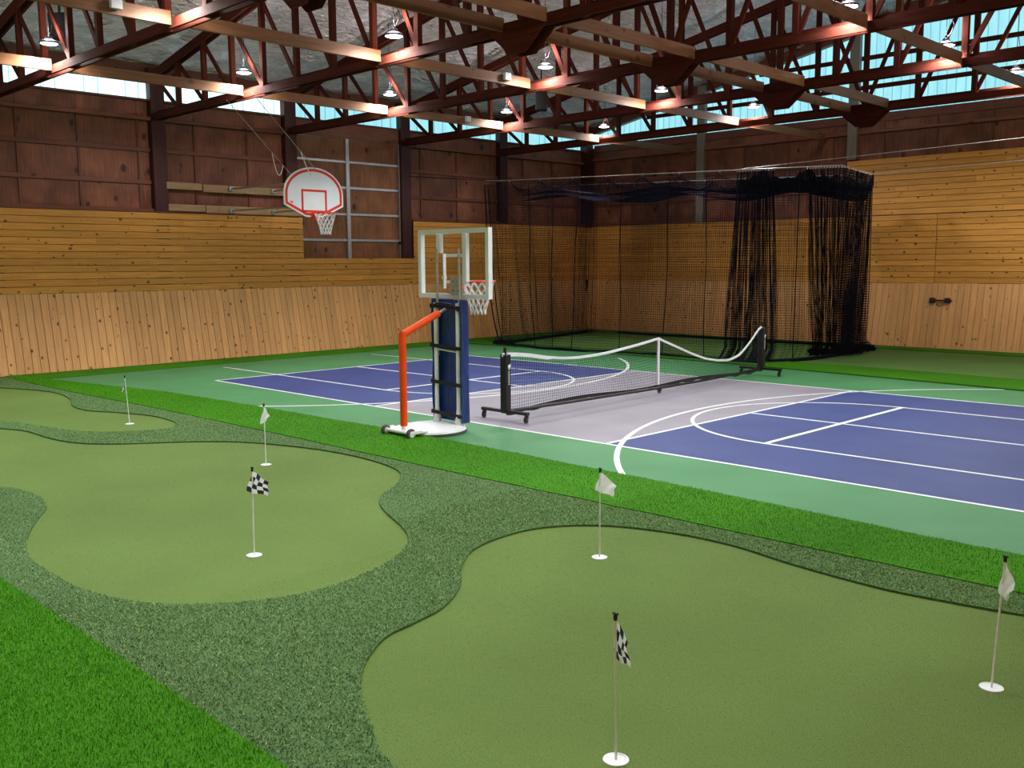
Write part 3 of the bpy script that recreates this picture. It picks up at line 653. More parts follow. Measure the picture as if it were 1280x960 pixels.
for x, y, lab in ((-2.80, -6.20, 'small white electrical box on the brace at the top left'), (-2.80, 0.35, 'small white electrical box on the lit brace above the portable hoop'), (-6.75, 3.1, 'small grey electrical box on the brace above the cage corner')):
    t = tag(MB().box((-.015, -.07, -.06), (.045, .07, .06)).build('electrical_box', M['box'], None, bevel=.006, loc=(x + (.0), y, 5.10)), lab, 'electrical box')

# ================================================================== BASKET NETS
def basket_net(parent, c, r, L=.42, loops=12, rb=.46):
    mb = MB()
    def rad(t): return r * (1 - (1 - rb) * min(1, t * 1.15) ** 0.8)
    for s in (-1, 1):
        for k in range(loops):
            pts = []
            for i in range(13):
                t = i / 12; a = 2 * PI * k / loops + s * t * PI / loops * 5
                zz_ = -.01 - L * t
                pts.append((c[0] + rad(t) * math.cos(a), c[1] + rad(t) * math.sin(a), c[2] + zz_))
            mb.tube(pts, .0065, 4, cap=False)
    return mb.build('basket_net', M['cord'], parent)
def ring(parent, c, r, tr=.010, m='red', name='rim'):
    return MB().tube([(c[0] + r * math.cos(a), c[1] + r * math.sin(a), c[2]) for a in np.linspace(0, 2 * PI, 32, endpoint=False)], tr, 8, closed=True).build(name, M[m], parent, smooth=True)

# ------------------------------------------------ wall mounted hoop (fan backboard)
wh = empty('wall_basketball_hoop', (-10.45, 0, 3.4), 0, 'white fan-shaped basketball hoop with red border on arms from the left wall', 'basketball hoop'); O = Vector((-10.45, 0, 3.4))
def fan(sc=1.0, inset=0.0):
    W, top = .70, 0.5
    P = []
    # straight lower sides, slanted bottom, round top
    pts = []
    for a in np.linspace(0, PI, 25): pts.append((.70 * math.cos(a), .02 + .53 * math.sin(a)))
    pts += [(-.70, -.20), (-.20, -.43), (.20, -.43), (.70, -.20)]
    if inset:
        c = Vector((0, .02)); out = []
        n = len(pts)
        for i in range(n):
            p0, p1, p2 = Vector(pts[i - 1]), Vector(pts[i]), Vector(pts[(i + 1) % n])
            d1 = (p1 - p0); d2 = (p2 - p1)
            if d1.length < 1e-6: d1 = d2
            if d2.length < 1e-6: d2 = d1
            d = (d1.normalized() + d2.normalized()).normalized(); nn = Vector((-d.y, d.x)); 
            k = 1 / max(.6, math.sqrt((1 + d1.normalized().dot(d2.normalized())) / 2)); out.append(tuple(p1 + nn * inset * k))
        return out
    return pts
bx = -8.02 + 10.45
FR = ((bx, 0, .02), (0, 1, 0), (0, 0, 1), (1, 0, 0))
bd = MB().prism(fan(), -.03, 0, FR).build('backboard', M['offwhite'], wh, bevel=0)
def band(outer, inner, z0, z1, fr, name, m, parent):
    n = len(outer); o, a, b_, c = map(Vector, fr); vs = []
    for z in (z0, z1):
        for P in (outer, inner):
            vs += [o + a * u + b_ * v + c * z for u, v in P]
    fs = []
    for i in range(n):
        j = (i + 1) % n
        fs += [(i, j, n + j, n + i), (2 * n + i, 2 * n + j, 3 * n + j, 3 * n + i), (i, j, 2 * n + j, 2 * n + i), (n + i, n + j, 3 * n + j, 3 * n + i)]
    mb = MB(); mb._add(vs, fs); return mb.build(name, m, parent)
band(fan(inset=.022), fan(inset=.075), .0005, .003, FR, 'painted_border', M['red'], bd)
sq = lambda w_, h_, y0: [(-w_, y0), (w_, y0), (w_, y0 + h_), (-w_, y0 + h_)]
band(sq(.305, .46, -.345), sq(.26, .37, -.30), .0005, .003, FR, 'target_square', M['red'], bd)
MB().prism([(-.565, -.16), (-.515, -.175), (-.50, -.13), (-.53, -.145), (-.57, -.12)], .0005, .003, FR).build('maker_emblem', M['red'], bd)
band([(v[0] * 1.0, v[1]) for v in fan(inset=-.008)], fan(inset=.012), -.034, .004, FR, 'edge_band', M['white'], bd)
rz = 3.05 - 3.4; rc = (bx + .15 + .225, 0.0, rz)
rm = ring(wh, rc, .225, .011)
MB().box((bx + .004, -.09, rz - .13), (bx + .02, .09, rz + .03)).box((bx, -.055, rz - .015), (bx + .16, .055, rz + .008)).bar((bx + .01, -.08, rz - .12), (bx + .27, -.19, rz - .01), .012, .012).bar((bx + .01, .08, rz - .12), (bx + .27, .19, rz - .01), .012, .012).build('rim_bracket', M['red'], wh)
basket_net(wh, rc, .22)
for sy in (-1, 1):
    for zz_ in (3.66 - 3.4, 3.19 - 3.4):
        MB().tube([(.06, sy * .52, zz_), (bx - .04, sy * .30, zz_)], .021, 8).build('arm', M['galv'], wh, smooth=True)
        MB().box((.005, sy * .52 - .05, zz_ - .045), (.07, sy * .52 + .05, zz_ + .045)).build('wall_bracket', M['galv'], wh, bevel=.004)
    MB().tube([(bx - .06, sy * .30, -.23), (bx - .06, sy * .30, .28)], .017, 8).build('upright', M['galv'], wh, smooth=True)
for (y0, y1, z0, z1) in ((-1.96, -1.18, 3.60, 3.74), (-1.15, 1.12, 3.57, 3.73), (-1.94, -1.12, 3.15, 3.29), (-1.10, 1.28, 3.13, 3.29)):
    me = board_mesh(y1 - y0, z1 - z0, .038, M['mount']); place('mounting_plank', me, wh, (.005 + .0, (y0 + y1) / 2, (z0 + z1) / 2 - 3.4), (0, 1, 0), (0, 0, 1), (1, 0, 0))
a1 = Vector((-7.35, -2.25, 4.98)) - O; a2 = Vector((-6.45, -2.25, 4.98)) - O
b1 = Vector((bx - .03, -.50, .40)); b2 = Vector((bx - .03, .10, .52))
MB().tube([a1, b1], .007, 5).build('cable', M['galv'], wh); MB().tube([a2, b2], .007, 5).build('cable', M['galv'], wh)
def hang(p, q, sag, n=14):
    p, q = Vector(p), Vector(q); return [p.lerp(q, i / n) + Vector((0, 0, -sag * 4 * (i / n) * (1 - i / n))) for i in range(n + 1)]
MB().tube(hang(a1.lerp(b1, .68), a1.lerp(b1, .86), .30), .009, 5).build('rope', M['cord'], wh)
MB().tube(hang(a2.lerp(b2, .72), b2 + Vector((0, -.12, -.12)), .05), .009, 5).build('rope', M['cord'], wh)
MB().tube([(bx - .06, -.60, .26), (bx - .06, -.57, -.05), (bx - .06, -.50, -.22)], .010, 5).build('rope', M['cord'], wh)

# ------------------------------------------------ portable hoop
ph = empty('portable_basketball_hoop', (0.06, -3.86, 0), 0, 'portable basketball hoop with clear square backboard, orange padded pole and blue padded tower', 'basketball hoop')
def P_(x, y, z): return (x - 0.06, y + 3.86, z)
base = MB().lathe([(0, .012), (.40, .012), (.43, .02), (.44, .035), (.43, .055), (.36, .075), (.2, .095), (0, .10)], n=48).build('base', M['white'], ph, smooth=True)
MB().lathe([(.41, .0), (.445, .004), (.448, .03), (.43, .034)], n=48).build('base_skirt', M['rubber'], base, smooth=True)
MB().prism([(-.26, -.28), (.30, -.28), (.27, -.53), (-.23, -.53)], .05, .085).build('wheel_plate', M['white'], ph, bevel=.01)
for x in (-.20, .27):
    wl_ = MB().lathe([(.0, -.022), (.058, -.022), (.064, -.012), (.064, .012), (.058, .022), (0, .022)], (x, -.52, .064), n=24, axis='x').build('wheel', M['rubber'], ph, smooth=True)
    MB().lathe([(.0, -.026), (.036, -.026), (.036, .026), (0, .026)], (x, -.52, .064), n=18, axis='x').build('wheel_hub', M['white'], wl_, smooth=True)
    MB().box((x - .05, -.55, .055), (x + (.03 if x > 0 else -.03), -.36, .10)).build('axle_bracket', M['white'], ph, bevel=.008)
px = .045 - .0
MB().tube([(px, -.44, .08), (px, -.44, .14)], .028, 12).build('pole_foot', M['white'], ph, smooth=True)
MB().tube([(px, -.44, .13), (px, -.44, 1.19), (px, -.425, 1.235)], .043, 14).tube([(px, -.44, 1.20), (px, .12, 1.43)], .043, 14).build('padded_pole', M['orange'], ph, smooth=True)
for z in (.38, .62, .86): MB().tube([(px, -.44, z), (px, -.44, z + .006)], .0445, 14).build('pad_seam', M['red'], ph)
MB().tube([(px, .10, 1.42), (px, .24, 1.48)], .02, 10).build('pole_tip', M['galv'], ph, smooth=True)
TX = (-.165, .235)
for x in TX:
    MB().tube([(x, .26, .09), (x, .26, 1.55)], .027, 12).build('tower_post', M['white'], ph, smooth=True)
    MB().lathe([(.055, .06), (.05, .10), (.03, .24), (.027, .26)], (x, .26, 0), n=14).build('post_boot', M['white'], ph, smooth=True)
    MB().tube([(x, .29, .9), (x, .29, 2.20)], .016, 10).build('lift_post', M['galv'], ph, smooth=True)
MB().tube([(TX[0], .26, .98), (TX[1], .26, .96)], .010, 8).build('rung', M['white'], ph)
MB().tube([(TX[0], .26, 1.50), (TX[1], .26, 1.50)], .02, 10).build('crossbar', M['white'], ph)
# blue pad: front panel with wings round the posts, gently wavy top
pad = MB(); pp = [(-.225, .24), (-.225, .36), (.315, .36), (.315, .24), (.30, .24), (.29, .335), (-.205, .335), (-.215, .24)]
nz = 24; vs = []; fs = []; npp = len(pp)
for i in range(nz + 1):
    z = .10 + 1.49 * i / nz
    for j, (x, y) in enumerate(pp): vs.append((x + .004 * math.sin(z * 9 + j), y + .006 * math.sin(z * 7 + x * 20), z + (.012 * math.sin(j * 2.1) if i == nz else 0)))
for i in range(nz):
    for j in range(npp): fs.append((i * npp + j, i * npp + (j + 1) % npp, (i + 1) * npp + (j + 1) % npp, (i + 1) * npp + j))
fs += [tuple(range(npp)), tuple(nz * npp + j for j in range(npp))]
pad._add(vs, fs); pad.build('tower_pad', M['bluepad'], ph)
for z, dz in ((1.505, -.03), (1.02, .0), (.575, .0), (.195, .0)):
    MB().bar((-.235, .225, z + .01), (.32, .225, z - .015 + dz * 0), .006, .045).bar((-.232, .225, z + .01), (-.232, .30, z + .01), .006, .045).build('strap', M['strap'], ph)
MB().tube([(-.21, .22, 1.49), (-.1, .215, 1.545), (.05, .21, 1.55), (.2, .215, 1.53), (.28, .22, 1.46)], .012, 6).build('strap', M['strap'], ph)
# backboard: white frame, clear sheet
BC = (.0, .43, 2.02); hw, hh = .64, .42
fr = MB()
for (a, c) in (((-hw, -hh), (hw, -hh)), ((hw, -hh), (hw, hh)), ((hw, hh), (-hw, hh)), ((-hw, hh), (-hw, -hh))):
    pass
fr.box((BC[0] - hw, BC[1] - .04, BC[2] - hh), (BC[0] + hw, BC[1] + .025, BC[2] - hh + .055)).box((BC[0] - hw, BC[1] - .04, BC[2] + hh - .055), (BC[0] + hw, BC[1] + .025, BC[2] + hh))
fr.box((BC[0] - hw, BC[1] - .04, BC[2] - hh + .055), (BC[0] - hw + .055, BC[1] + .025, BC[2] + hh - .055)).box((BC[0] + hw - .055, BC[1] - .04, BC[2] - hh + .055), (BC[0] + hw, BC[1] + .025, BC[2] + hh - .055))
fo = fr.build('backboard_frame', M['white'], ph)
MB().box((BC[0] - hw + .05, BC[1] + .012, BC[2] - hh + .05), (BC[0] + hw - .05, BC[1] + .016, BC[2] + hh - .05)).build('clear_panel', M['acrylic'], fo)
FR2 = ((BC[0], BC[1] + .018, BC[2]), (1, 0, 0), (0, 0, 1), (0, 1, 0))
band(sq(.225, .36, -.24), sq(.185, .285, -.205), 0, .003, FR2, 'target_square', M['white'], fo)
for x in (-.20, .27):
    MB().box((x - .035, .34, 2.15 if x < 0 else 1.80), (x + .035, .40, 2.38)).build('board_bracket', M['white'], ph, bevel=.005)
MB().box((-.135, .36, 1.72), (-.12, .40, 2.14)).box((-.15, .355, 1.83), (-.11, .40, 1.87)).build('guide_rail', M['white'], ph)
MB().box((-.02, .37, 1.64), (.20, .385, 1.87)).build('back_plate', M['galv'], ph, bevel=.003)
for bxx, bz in ((.04, 1.70), (.13, 1.70), (.04, 1.81), (.13, 1.81)): MB().lathe([(0, 0), (.009, 0), (.009, .006), (0, .006)], (bxx, .362, bz), n=8, axis='y').build('bolt', M['black'], ph)
rc2 = (.06, .455 + .10 + .21, 1.80)
ring(ph, rc2, .215, .010)
MB().box((.0, .455, 1.70), (.12, .47, 1.83)).box((.01, .455, 1.785), (.11, .56, 1.805)).build('rim_bracket', M['red'], ph)
basket_net(ph, rc2, .21, L=.40)

# ------------------------------------------------ pickleball net
A_ = Vector((.16, -2.72, 0)); B_ = Vector((-.03, 4.02, 0)); D_ = (B_ - A_); LN = D_.length; ang = math.atan2(D_.y, D_.x)
pn = empty('pickleball_net', A_, ang, 'wheeled pickleball net with black posts and white top tape across the court', 'net')
# local x runs along the net
PRS = [0.0, .26, .49, .81, 1.14, 1.48, 1.84, 2.21, 2.6, 3.0, 3.48, 3.85, 4.31, 4.67, 5.04, 5.42, 5.81, 6.21, 6.57, 6.75]
PRZ = [.885, .872, .845, .79, .75, .733, .738, .757, .79, .823, .875, .745, .585, .48, .422, .394, .455, .65, .86, .90]
_xs = np.linspace(0, 6.75, 400); _z = np.interp(_xs, PRS, PRZ); _k = np.exp(-np.linspace(-2, 2, 17) ** 2); _k /= _k.sum()
_zs = np.convolve(np.pad(_z, 8, mode='edge'), _k, 'valid'); _zs = np.where(abs(_xs - 3.48) < .12, _z, _zs)
def top_z(t): return float(np.interp(top_x(t), _xs, _zs))
def top_x(t): return .06 + t * (LN - .12)
def off_y(t):  # net bows sideways
    c = .53
    return (-.05 * math.sin(PI * t / c) if t < c else -.10 * math.sin(PI * (t - c) / (1 - c)))
pp_ = {}
for k, (xx, lab) in enumerate(((.05, 'near'), (LN - .05, 'far'))):
    ht = .95
    p_ = MB().box((xx - .045, -.055, .10), (xx + .06, .055, .86)).build('post_sleeve', M['black'], pn, bevel=.012)
    MB().tube([(xx, 0, .84), (xx, 0, ht)], .022, 10).build('post', M['black'], pn, smooth=True)
    # emblem and vertical lettering strokes on the sleeve, seen as white marks
    s_ = MB(); yy = -.0565
    fr3 = ((xx + .012, yy, .0), (1, 0, 0), (0, 0, 1), (0, -1, 0))
    s_.prism([(-.018, .72), (.030, .74), (.034, .71), (.014, .675), (.002, .655), (-.006, .68)], -.002, .001, fr3)
    for i in range(9): s_.prism([(-.008, .47 + i * .02), (.014, .472 + i * .02), (.013 - .006 * (i % 2), .483 + i * .02), (-.006, .483 + i * .02)], -.002, .001, fr3)
    s_.build('sleeve_emblem', M['white'], p_)
    MB().box((xx - .03, -.40, .105), (xx + .03, .42, .145)).build('foot_bar', M['black'], pn, bevel=.006)
    for yy in (-.37, .38):
        f_ = MB().box((xx - .018, yy - .02, .07), (xx + .018, yy + .02, .107)).box((xx - .02, yy - .012, .035), (xx - .014, yy + .03, .08)).box((xx + .014, yy - .012, .035), (xx + .02, yy + .03, .08)).build('caster', M['black'], pn)
        MB().lathe([(0, -.013), (.032, -.013), (.036, -.007), (.036, .007), (.032, .013), (0, .013)], (xx, yy + .012, .036), n=18, axis='x').build('wheel', M['rubber'], f_, smooth=True)
xc_ = 3.48; tc_ = (xc_ - .06) / (LN - .12)
MB().tube([(.05, 0, .125), (1.1, 0, .105), (2.2, 0, .095), (xc_, 0, .085), (4.8, 0, .085), (5.8, 0, .10), (LN - .05, 0, .125)], .022, 8).build('base_bar', M['black'], pn, smooth=True)
cs = MB().box((xc_ + .02, -.03, .04), (xc_ + .06, .03, .10)).build('caster', M['black'], pn)
MB().lathe([(0, -.012), (.03, -.012), (.034, 0), (.03, .012), (0, .012)], (xc_ + .04, 0, .034), n=16, axis='y').build('wheel', M['rubber'], cs, smooth=True)
n_t = 60; mb = MB(); vs = []; fs = []
for i in range(n_t + 1):
    t = i / n_t; x = top_x(t) - (.06 if i == 0 else 0); z = top_z(t); y = off_y(t); th = .05 if t < .12 else .034
    vs += [(x, y - .008, z - th), (x, y + .008, z - th), (x, y + .010, z), (x, y - .010, z)]
for i in range(n_t):
    for j in range(4): fs.append((i * 4 + j, i * 4 + (j + 1) % 4, i * 4 + 4 + (j + 1) % 4, i * 4 + 4 + j))
fs += [(0, 1, 2, 3), (n_t * 4, n_t * 4 + 1, n_t * 4 + 2, n_t * 4 + 3)]
mb._add(vs, fs); mb.build('top_tape', M['white'], pn)
MB().box((xc_ - .022, -.012, .14), (xc_ + .022, .012, top_z(tc_) - .002)).build('center_strap', M['white'], pn)

def string_grid(S, r, closed=False):
    """S: array (nu,nv,3). three-sided strings along both directions -> verts, quads"""
    Vs = []; Fs = []; off = 0
    for A in (S, np.swapaxes(S, 0, 1)):
        m_, n_, _ = A.shape; d = np.empty_like(A); d[:, 1:-1] = A[:, 2:] - A[:, :-2]; d[:, 0] = A[:, 1] - A[:, 0]; d[:, -1] = A[:, -1] - A[:, -2]
        d /= np.linalg.norm(d, axis=2, keepdims=True) + 1e-9
        ref = np.zeros_like(d); ref[..., 0] = .31; ref[..., 1] = .57; ref[..., 2] = .76
        u = np.cross(d, ref); u /= np.linalg.norm(u, axis=2, keepdims=True) + 1e-9; v = np.cross(d, u)
        ring_ = np.stack([A + r * (u * math.cos(a) + v * math.sin(a)) for a in (0, 2 * PI / 3, 4 * PI / 3)], axis=2)
        Vs.append(ring_.reshape(-1, 3)); idx = (np.arange(m_ * n_ * 3) + off).reshape(m_, n_, 3); off += m_ * n_ * 3
        a = idx[:, :-1]; b_ = idx[:, 1:]
        for j in range(3): Fs.append(np.stack([a[..., j], a[..., (j + 1) % 3], b_[..., (j + 1) % 3], b_[..., j]], axis=-1).reshape(-1, 4))
    return np.vstack(Vs), np.vstack(Fs)
def netting(name, S, r, m, parent):
    V, Q = string_grid(S, r); o = link(name, rawmesh(name, V, Q, True), parent, None, [m]); return o
nu = 150; nv = 17
S = np.zeros((nu, nv, 3))
for i in range(nu):
    t = i / (nu - 1)
    for j in range(nv):
        v = j / (nv - 1); zt = top_z(t) - .03; zb = .12 + (.04 * math.sin(t * 7) ** 2)
        z = zt + (zb - zt) * v; S[i, j] = (top_x(t), off_y(t) * (1 - v) + .03 * math.sin(t * 5) * v, z)
netting('net_mesh', S, .0021, M['net'], pn)
bb = MB(); vs = []; fs = []
for i in range(nu):
    x, y, z = S[i, -1]; vs += [(x, y - .006, z - .05 - .012 * math.sin(i * .6)), (x, y + .006, z + .005)]
fs = [(2 * i, 2 * i + 1, 2 * i + 3, 2 * i + 2) for i in range(nu - 1)]
bb._add(vs, fs); bb.build('bottom_tape', M['strap'], pn)

# ------------------------------------------------ putting flags
def golf_flag(x, y, tx, ty, label, corners, check, turn=0.0):
    """corners: B, C, D as (side, height) of the hanging cloth; A is at the pole top"""
    t = empty('golf_flag', (x, y, 0), 0, label, 'golf flag')
    top = Vector((tx - x, ty - y, .61)); ax = top.normalized()
    MB().tube([(0, 0, .004), top], .0052, 8).build('pole', M['white'], t, smooth=True)
    k = top
    MB().lathe([(0, 0), (.007, 0), (.0085, .004), (.0085, .02), (.006, .026), (0, .027)], tuple(k - Vector((0, 0, .012))), n=12).tube([k + Vector((-.012, 0, .016)), k + Vector((.012, 0, .016))], .006, 6).build('knob', M['black'], t, smooth=True)
    cup = MB().lathe([(.046, .0032), (.0475, .0055), (.0535, .0055), (.0545, .001)], n=32).build('cup_rim', M['white'], t, smooth=True)
    MB().lathe([(0, .0012), (.0475, .0012), (.0475, .003), (0, .003)], n=32).build('cup_plug', M['white'], t)
    r_ = Matrix.Rotation(turn, 3, 'Z') @ Vector((R.x, R.y, 0)).normalized(); dn = Vector((-r_.y, r_.x, 0))
    A = (0.0, .605); B, C, D = corners
    n = 20; vs = []; fs = []
    for i in range(n + 1):
        for j in range(n + 1):
            s = i / n; q = j / n  # s: down along the pole edge, q: outwards
            p = [(1 - s) * ((1 - q) * A[k] + q * D[k]) + s * ((1 - q) * B[k] + q * C[k]) for k in (0, 1)]
            fold = .016 * math.sin(q * 7.5 + s * 2.2) * min(1, q * 3 + s * .8)
            zf = p[1] / .61; vs.append(top * zf * (1 if True else 1) + Vector((0, 0, p[1] - top.z * zf)) + r_ * (p[0] + .006 * math.sin(s * 6 + q * 3)) + dn * fold - dn * .006)
    mb = MB(); 
    for i in range(n):
        for j in range(n):
            fs.append((i * (n + 1) + j, i * (n + 1) + j + 1, (i + 1) * (n + 1) + j + 1, (i + 1) * (n + 1) + j))
    mb._add(vs, fs)
    if check: mb.m = [((i * 4 // n) + (j * 4 // n)) % 2 for i in range(n) for j in range(n)]
    me = bpy.data.meshes.new('cloth'); me.from_pydata(vs, [], fs)
    me.materials.append(M['cloth']); me.materials.append(M['cloth_navy'])
    for p, mi in zip(me.polygons, mb.m): p.material_index = mi if check else 0; p.use_smooth = True
    o = link('flag_cloth', me, t)
    return t
golf_flag(-3.22, -6.13, -3.22, -6.16, 'navy and white checkered golf flag on the far left green, nearest the wall', [(-.06, .43), (-.02, .40), (-.03, .50)], True)
golf_flag(.33, -6.28, .33, -6.28, 'small plain white golf flag near the back of the large left green', [(-.045, .42), (.0, .44), (.055, .50)], False)
golf_flag(3.0, -7.98, 3.0, -7.97, 'checkered golf flag in the middle of the large left green', [(-.042, .46), (.105, .425), (.11, .52)], True)
golf_flag(4.78, -6.35, 4.78, -6.35, 'plain white golf flag at the back of the front right green, left one there', [(-.03, .475), (.085, .43), (.115, .50)], False)
golf_flag(6.58, -8.42, 6.58, -8.43, 'checkered golf flag nearest the camera at the bottom of the picture', [(.0, .44), (.055, .40), (.05, .50)], True)
golf_flag(7.44, -6.65, 7.44, -6.56, 'plain white golf flag nearest the right edge of the picture', [(-.012, .45), (.02, .415), (.06, .46)], False)

# ------------------------------------------------ batting cage netting
bc = empty('batting_cage', (0, 0, 0), 0, 'tall black netting cage hung from cables in the back corner', 'netting')
fr0, fr1 = Vector((-7.92, 5.55, 4.02)), Vector((.22, 6.35, 3.83))
bk0, bk1 = Vector((-8.3, 10.3, 4.22)), Vector((-.83, 9.95, 3.95))
def frp(x): return fr0.lerp(fr1, (x - fr0.x) / (fr1.x - fr0.x))
def bkp(x): return bk0.lerp(bk1, (x - bk0.x) / (bk1.x - bk0.x))
def curtain(name, top, bot, length, bunch=0, amp=.0, pitch=.055, r=.0032, m='net', flare=.0, seed=0, ht=4.0, topdrop=0.05, pool=.25):
    """top(u), bot(u) -> points; bunch = number of folds"""
    nu_ = max(4, int(length / pitch)); nv_ = int(ht / pitch); S = np.zeros((nu_, nv_, 3)); rg = np.random.default_rng(seed); ph_ = rg.uniform(0, 6, 4)
    for i in range(nu_):
        u = i / (nu_ - 1); a = np.array(top(u)); c = np.array(bot(u)); d = np.array(top(min(1, u + .02))) - np.array(top(max(0, u - .02))); d /= np.linalg.norm(d); nn = np.array([-d[1], d[0], 0])
        fold = amp * (2 / PI) * math.asin(math.sin(2 * PI * bunch * u + .9 * math.sin(9 * u + ph_[0]))) if bunch else 0
        for j in range(nv_):
            v = j / (nv_ - 1); p = a + (c - a) * v; p[2] -= topdrop * (1 - v)
            k = .35 + .65 * math.sin(PI * min(1, v * 1.1) * .5)
            p = p + nn * (fold * k + .05 * math.sin(u * 11 + v * 3 + ph_[1]) * v + .02 * math.sin(u * 37 + ph_[2])) + d * (.03 * math.sin(v * 5 + u * 25 + ph_[3]) * v)
            if v > .94: e = (v - .94) / .06; p = p - nn * pool * e * (1 if True else 0); p[2] = max(p[2], .04 + .02 * math.sin(u * 40 + 9 * e))
            p[2] = max(p[2], .03)
            S[i, j] = p
    return netting(name, S, r, M[m], bc), S
L_ = lambda a, b: (lambda u: tuple(Vector(a).lerp(Vector(b), u)))
g = lambda x, y: (x, y, .03)
# sheer front curtain with its hem trailing on the turf
xb0 = -1.95
_, S1 = curtain('front_curtain', L_(frp(-7.92), frp(xb0)), L_(g(-7.9, 5.45), g(-2.0, 6.0)), 6.6, 7, .05, pitch=.055, seed=1)
curtain('gathered_curtain', L_(frp(-1.95), frp(-1.15)), L_(g(-2.1, 6.05), g(-1.0, 6.2)), 6.0, 13, .14, pitch=.05, r=.0056, seed=2)
curtain('front_curtain', L_(frp(-1.15), frp(-.45)), L_(g(-1.0, 6.2), g(-.8, 6.9)), .9, 1, .03, seed=3)
curtain('gathered_curtain', L_(frp(-.48), frp(.2)), L_(g(-1.1, 7.9), g(-.62, 8.0)), 5.0, 11, .13, pitch=.05, r=.0042, seed=4)
curtain('side_curtain', L_(fr1, bk1), L_(g(-.62, 8.0), g(-.95, 9.9)), 8.0, 15, .13, pitch=.055, r=.0042, seed=5)
curtain('back_curtain', L_(bk0, bk1), L_(g(-8.4, 10.4), g(-1.0, 10.1)), 7.6, 6, .05, pitch=.06, seed=6, pool=-.2)
curtain('left_curtain', L_((-8.65, 5.45, 4.0), (-9.3, 10.1, 4.2)), L_(g(-8.2, 5.6), g(-9.4, 10.1)), 4.8, 5, .06, pitch=.06, seed=7)
curtain('gathered_curtain', L_((-9.35, 9.8, 4.2), (-9.0, 10.2, 4.2)), L_(g(-9.5, 9.9), g(-9.1, 10.2)), 1.6, 5, .07, pitch=.06, seed=8)
curtain('front_curtain', L_((-8.68, 5.45, 4.0), fr0), L_(g(-8.25, 5.5), g(-7.9, 5.45)), .9, 1, .03, seed=9)
# sagging net roof; it is doubled up near the right hand end
def roofnet(name, x0, x1, nx, ny, sag, m, r, seed, y0=0, y1=1, dz=0):
    S = np.zeros((nx, ny, 3))
    for i in range(nx):
        x = x0 + (x1 - x0) * i / (nx - 1); a, c = frp(x), bkp(max(x, bk0.x))
        if c.x > bk1.x: c = bk1.copy()
        for j in range(ny):
            q_ = j / (ny - 1); v = y0 + (y1 - y0) * (.45 * q_ + .55 * (.5 - .5 * math.cos(PI * q_))); p = a.lerp(c, v)
            sc = abs(math.sin(PI * (x - fr0.x) / .93)) ** .6  # scallops between the rings
            e = min(1.0, v * 14, (1 - v) * 9); S[i, j] = (p.x + .02 * math.sin(i * .7 + seed), p.y, p.z - .05 * e - sag * e * (.82 + .18 * math.sin(x * 2.1 + v * 4)) - .22 * sc * (1 - e) + dz * math.sin(i * .9 + j * .4))
    return netting(name, S, r, M[m], bc)
roofnet('roof_net', -7.9, -.4, 125, 100, .50, 'navy_net', .0034, 0)
roofnet('roof_net', -7.9, -.4, 90, 60, .34, 'net', .0036, 2)
roofnet('roof_net', -1.9, .15, 60, 70, .52, 'net', .0070, 3, dz=.03)
roofnet('roof_net', -1.9, .15, 60, 60, .30, 'net', .0070, 4, dz=.03)
# hem ropes on the floor
def rope(pts, r, name='hem_rope', m='net'): return MB().tube(pts, r, 6).build(name, M[m], bc, smooth=True)
rope([(x, 5.30 + .10 * math.sin(x * 1.3) + .06 * (x + 8) , .035 + .01 * math.sin(x * 5)) for x in np.linspace(-8.1, -1.0, 60)], .03)
rope(smooth_loop([(-1.0, 5.95, .04), (-.75, 6.6, .04), (-.62, 7.6, .04), (-.7, 8.8, .04), (-.9, 9.9, .04)], 6, False), .035)
rope([(x, 10.35 + .05 * math.sin(x * 2), .04) for x in np.linspace(-8.4, -1.0, 50)], .03)
rope([(-8.25 - (y - 5.5) * .22, y, .045) for y in np.linspace(5.4, 10, 24)], .035)
for (cx, cy, s) in ((-8.15, 5.55, .34), (-.85, 9.75, .4), (-.9, 9.0, .35), (-1.0, 8.2, .4)):
    pts = [(cx + s * .6 * math.sin(a * 1.7 + cx), cy + s * .5 * math.cos(a * 2.3), .07 + .05 * math.sin(a * 3.1)) for a in np.linspace(0, 9, 60)]
    rope(pts, .028, 'net_heap')
# gathered seams that run down the curtains
for x, dx in ((-7.3, .25), (-6.6, .05), (-5.9, -.1), (-4.7, .05), (-3.5, -.05), (-2.6, .05)):
    a = frp(x); rope([(a.x + dx * v * v + .02 * math.sin(v * 9 + x), a.y - .1 * v - .02, a.z - .08 - (a.z - .12) * v) for v in np.linspace(0, 1, 14)], .010, 'curtain_seam')
rope([(-8.68 + .28 * v + .10 * math.sin(v * PI) * -1 * v + .2 * v ** 6, 5.44, 3.95 - 3.88 * v) for v in np.linspace(0, 1, 24)], .016, 'curtain_edge')
rope([(-8.60 + .30 * v + .2 * v ** 6, 5.47, 3.95 - 3.88 * v) for v in np.linspace(0, 1, 24)], .012, 'curtain_edge')
a = bk1; rope([(a.x - .25 * v * v - .03 * math.sin(v * 6), a.y - .02, a.z - .02 - (a.z - .1) * v) for v in np.linspace(0, 1, 20)], .014, 'curtain_edge')
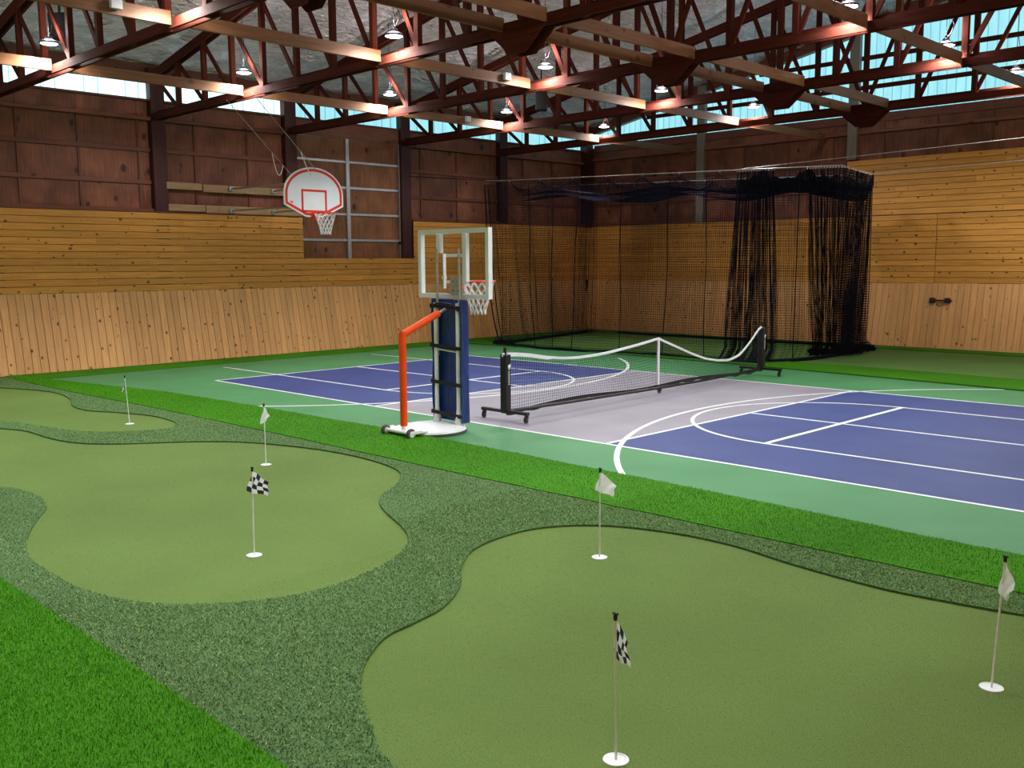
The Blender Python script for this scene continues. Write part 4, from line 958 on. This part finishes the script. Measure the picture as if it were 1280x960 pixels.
a = frp(-.62); rope([(a.x - .1 * v, a.y + .1 * v, a.z - .02 - (a.z - .1) * v) for v in np.linspace(0, 1, 20)], .012, 'curtain_seam')
# cables and rings
rope([(-10.45, 4.5, 4.22), (-8.66, 5.45, 4.06)], .012, 'cable', 'black')
rope([(-8.66, 5.45, 4.05), tuple(fr0), tuple(fr1)], .010, 'cable', 'galv')
rope([(-10.45, 10.4, 4.3), tuple(bk0), tuple(bk1), (2.3, 10.6, 4.08), (10.4, 12.0 - .6, 4.5)], .008, 'cable', 'galv')
rope([tuple(frp(-1.9) + Vector((0, .05, .02))), (3.0, 7.7, 4.2), (10.4, 10.6, 4.77)], .007, 'cable', 'galv')
rope([(-8.66, 5.45, 4.04), (-9.3, 10.1, 4.24)], .008, 'cable', 'black')
rg_m = MB().tube([(.0, .022 * math.cos(a), .022 * math.sin(a) - .02) for a in np.linspace(0, 2 * PI, 10, endpoint=False)], .006, 5, closed=True).mesh('ring', [M['galv']])
def rings(ps):
    for p in ps: o = bpy.data.objects.new('ring', rg_m); col.objects.link(o); o.parent = bc; o.location = p
rings([frp(x) for x in np.arange(fr0.x, -2.0, .93)] + [frp(x) for x in np.linspace(-1.95, -1.15, 14)] + [frp(x) for x in np.linspace(-.48, .2, 13)] + [bkp(x) for x in np.arange(-7.8, -1.2, .8)] + [fr1.lerp(bk1, u) for u in np.linspace(.05, 1, 12)])

# ------------------------------------------------ black bar bracket on the back wall
wbk = empty('wall_bar', (.22, 11.5 - .08, 1.10), 0, 'small black bar with two square blocks on the right part of the back wall', 'wall bar')
wbk.rotation_euler = (math.atan2(.3, 1.5) * -1, 0, 0)
MB().tube([(-.24, -.05, 0), (.27, -.05, 0)], .018, 8).build('bar', M['black'], wbk, smooth=True)
for x in (-.17, .17): MB().box((x - .055, -.10, -.055), (x + .055, .0, .055)).build('block', M['black'], wbk, bevel=.006)
MB().tube([(.06 * math.cos(a), -.045, -.07 + .06 * math.sin(a)) for a in np.linspace(PI * .95, PI * 2.05, 14)], .009, 6).build('hook', M['black'], wbk)
MB().box((-.03, -.05, -.07), (.03, -.04, -.05)).build('tag', M['red'], wbk)
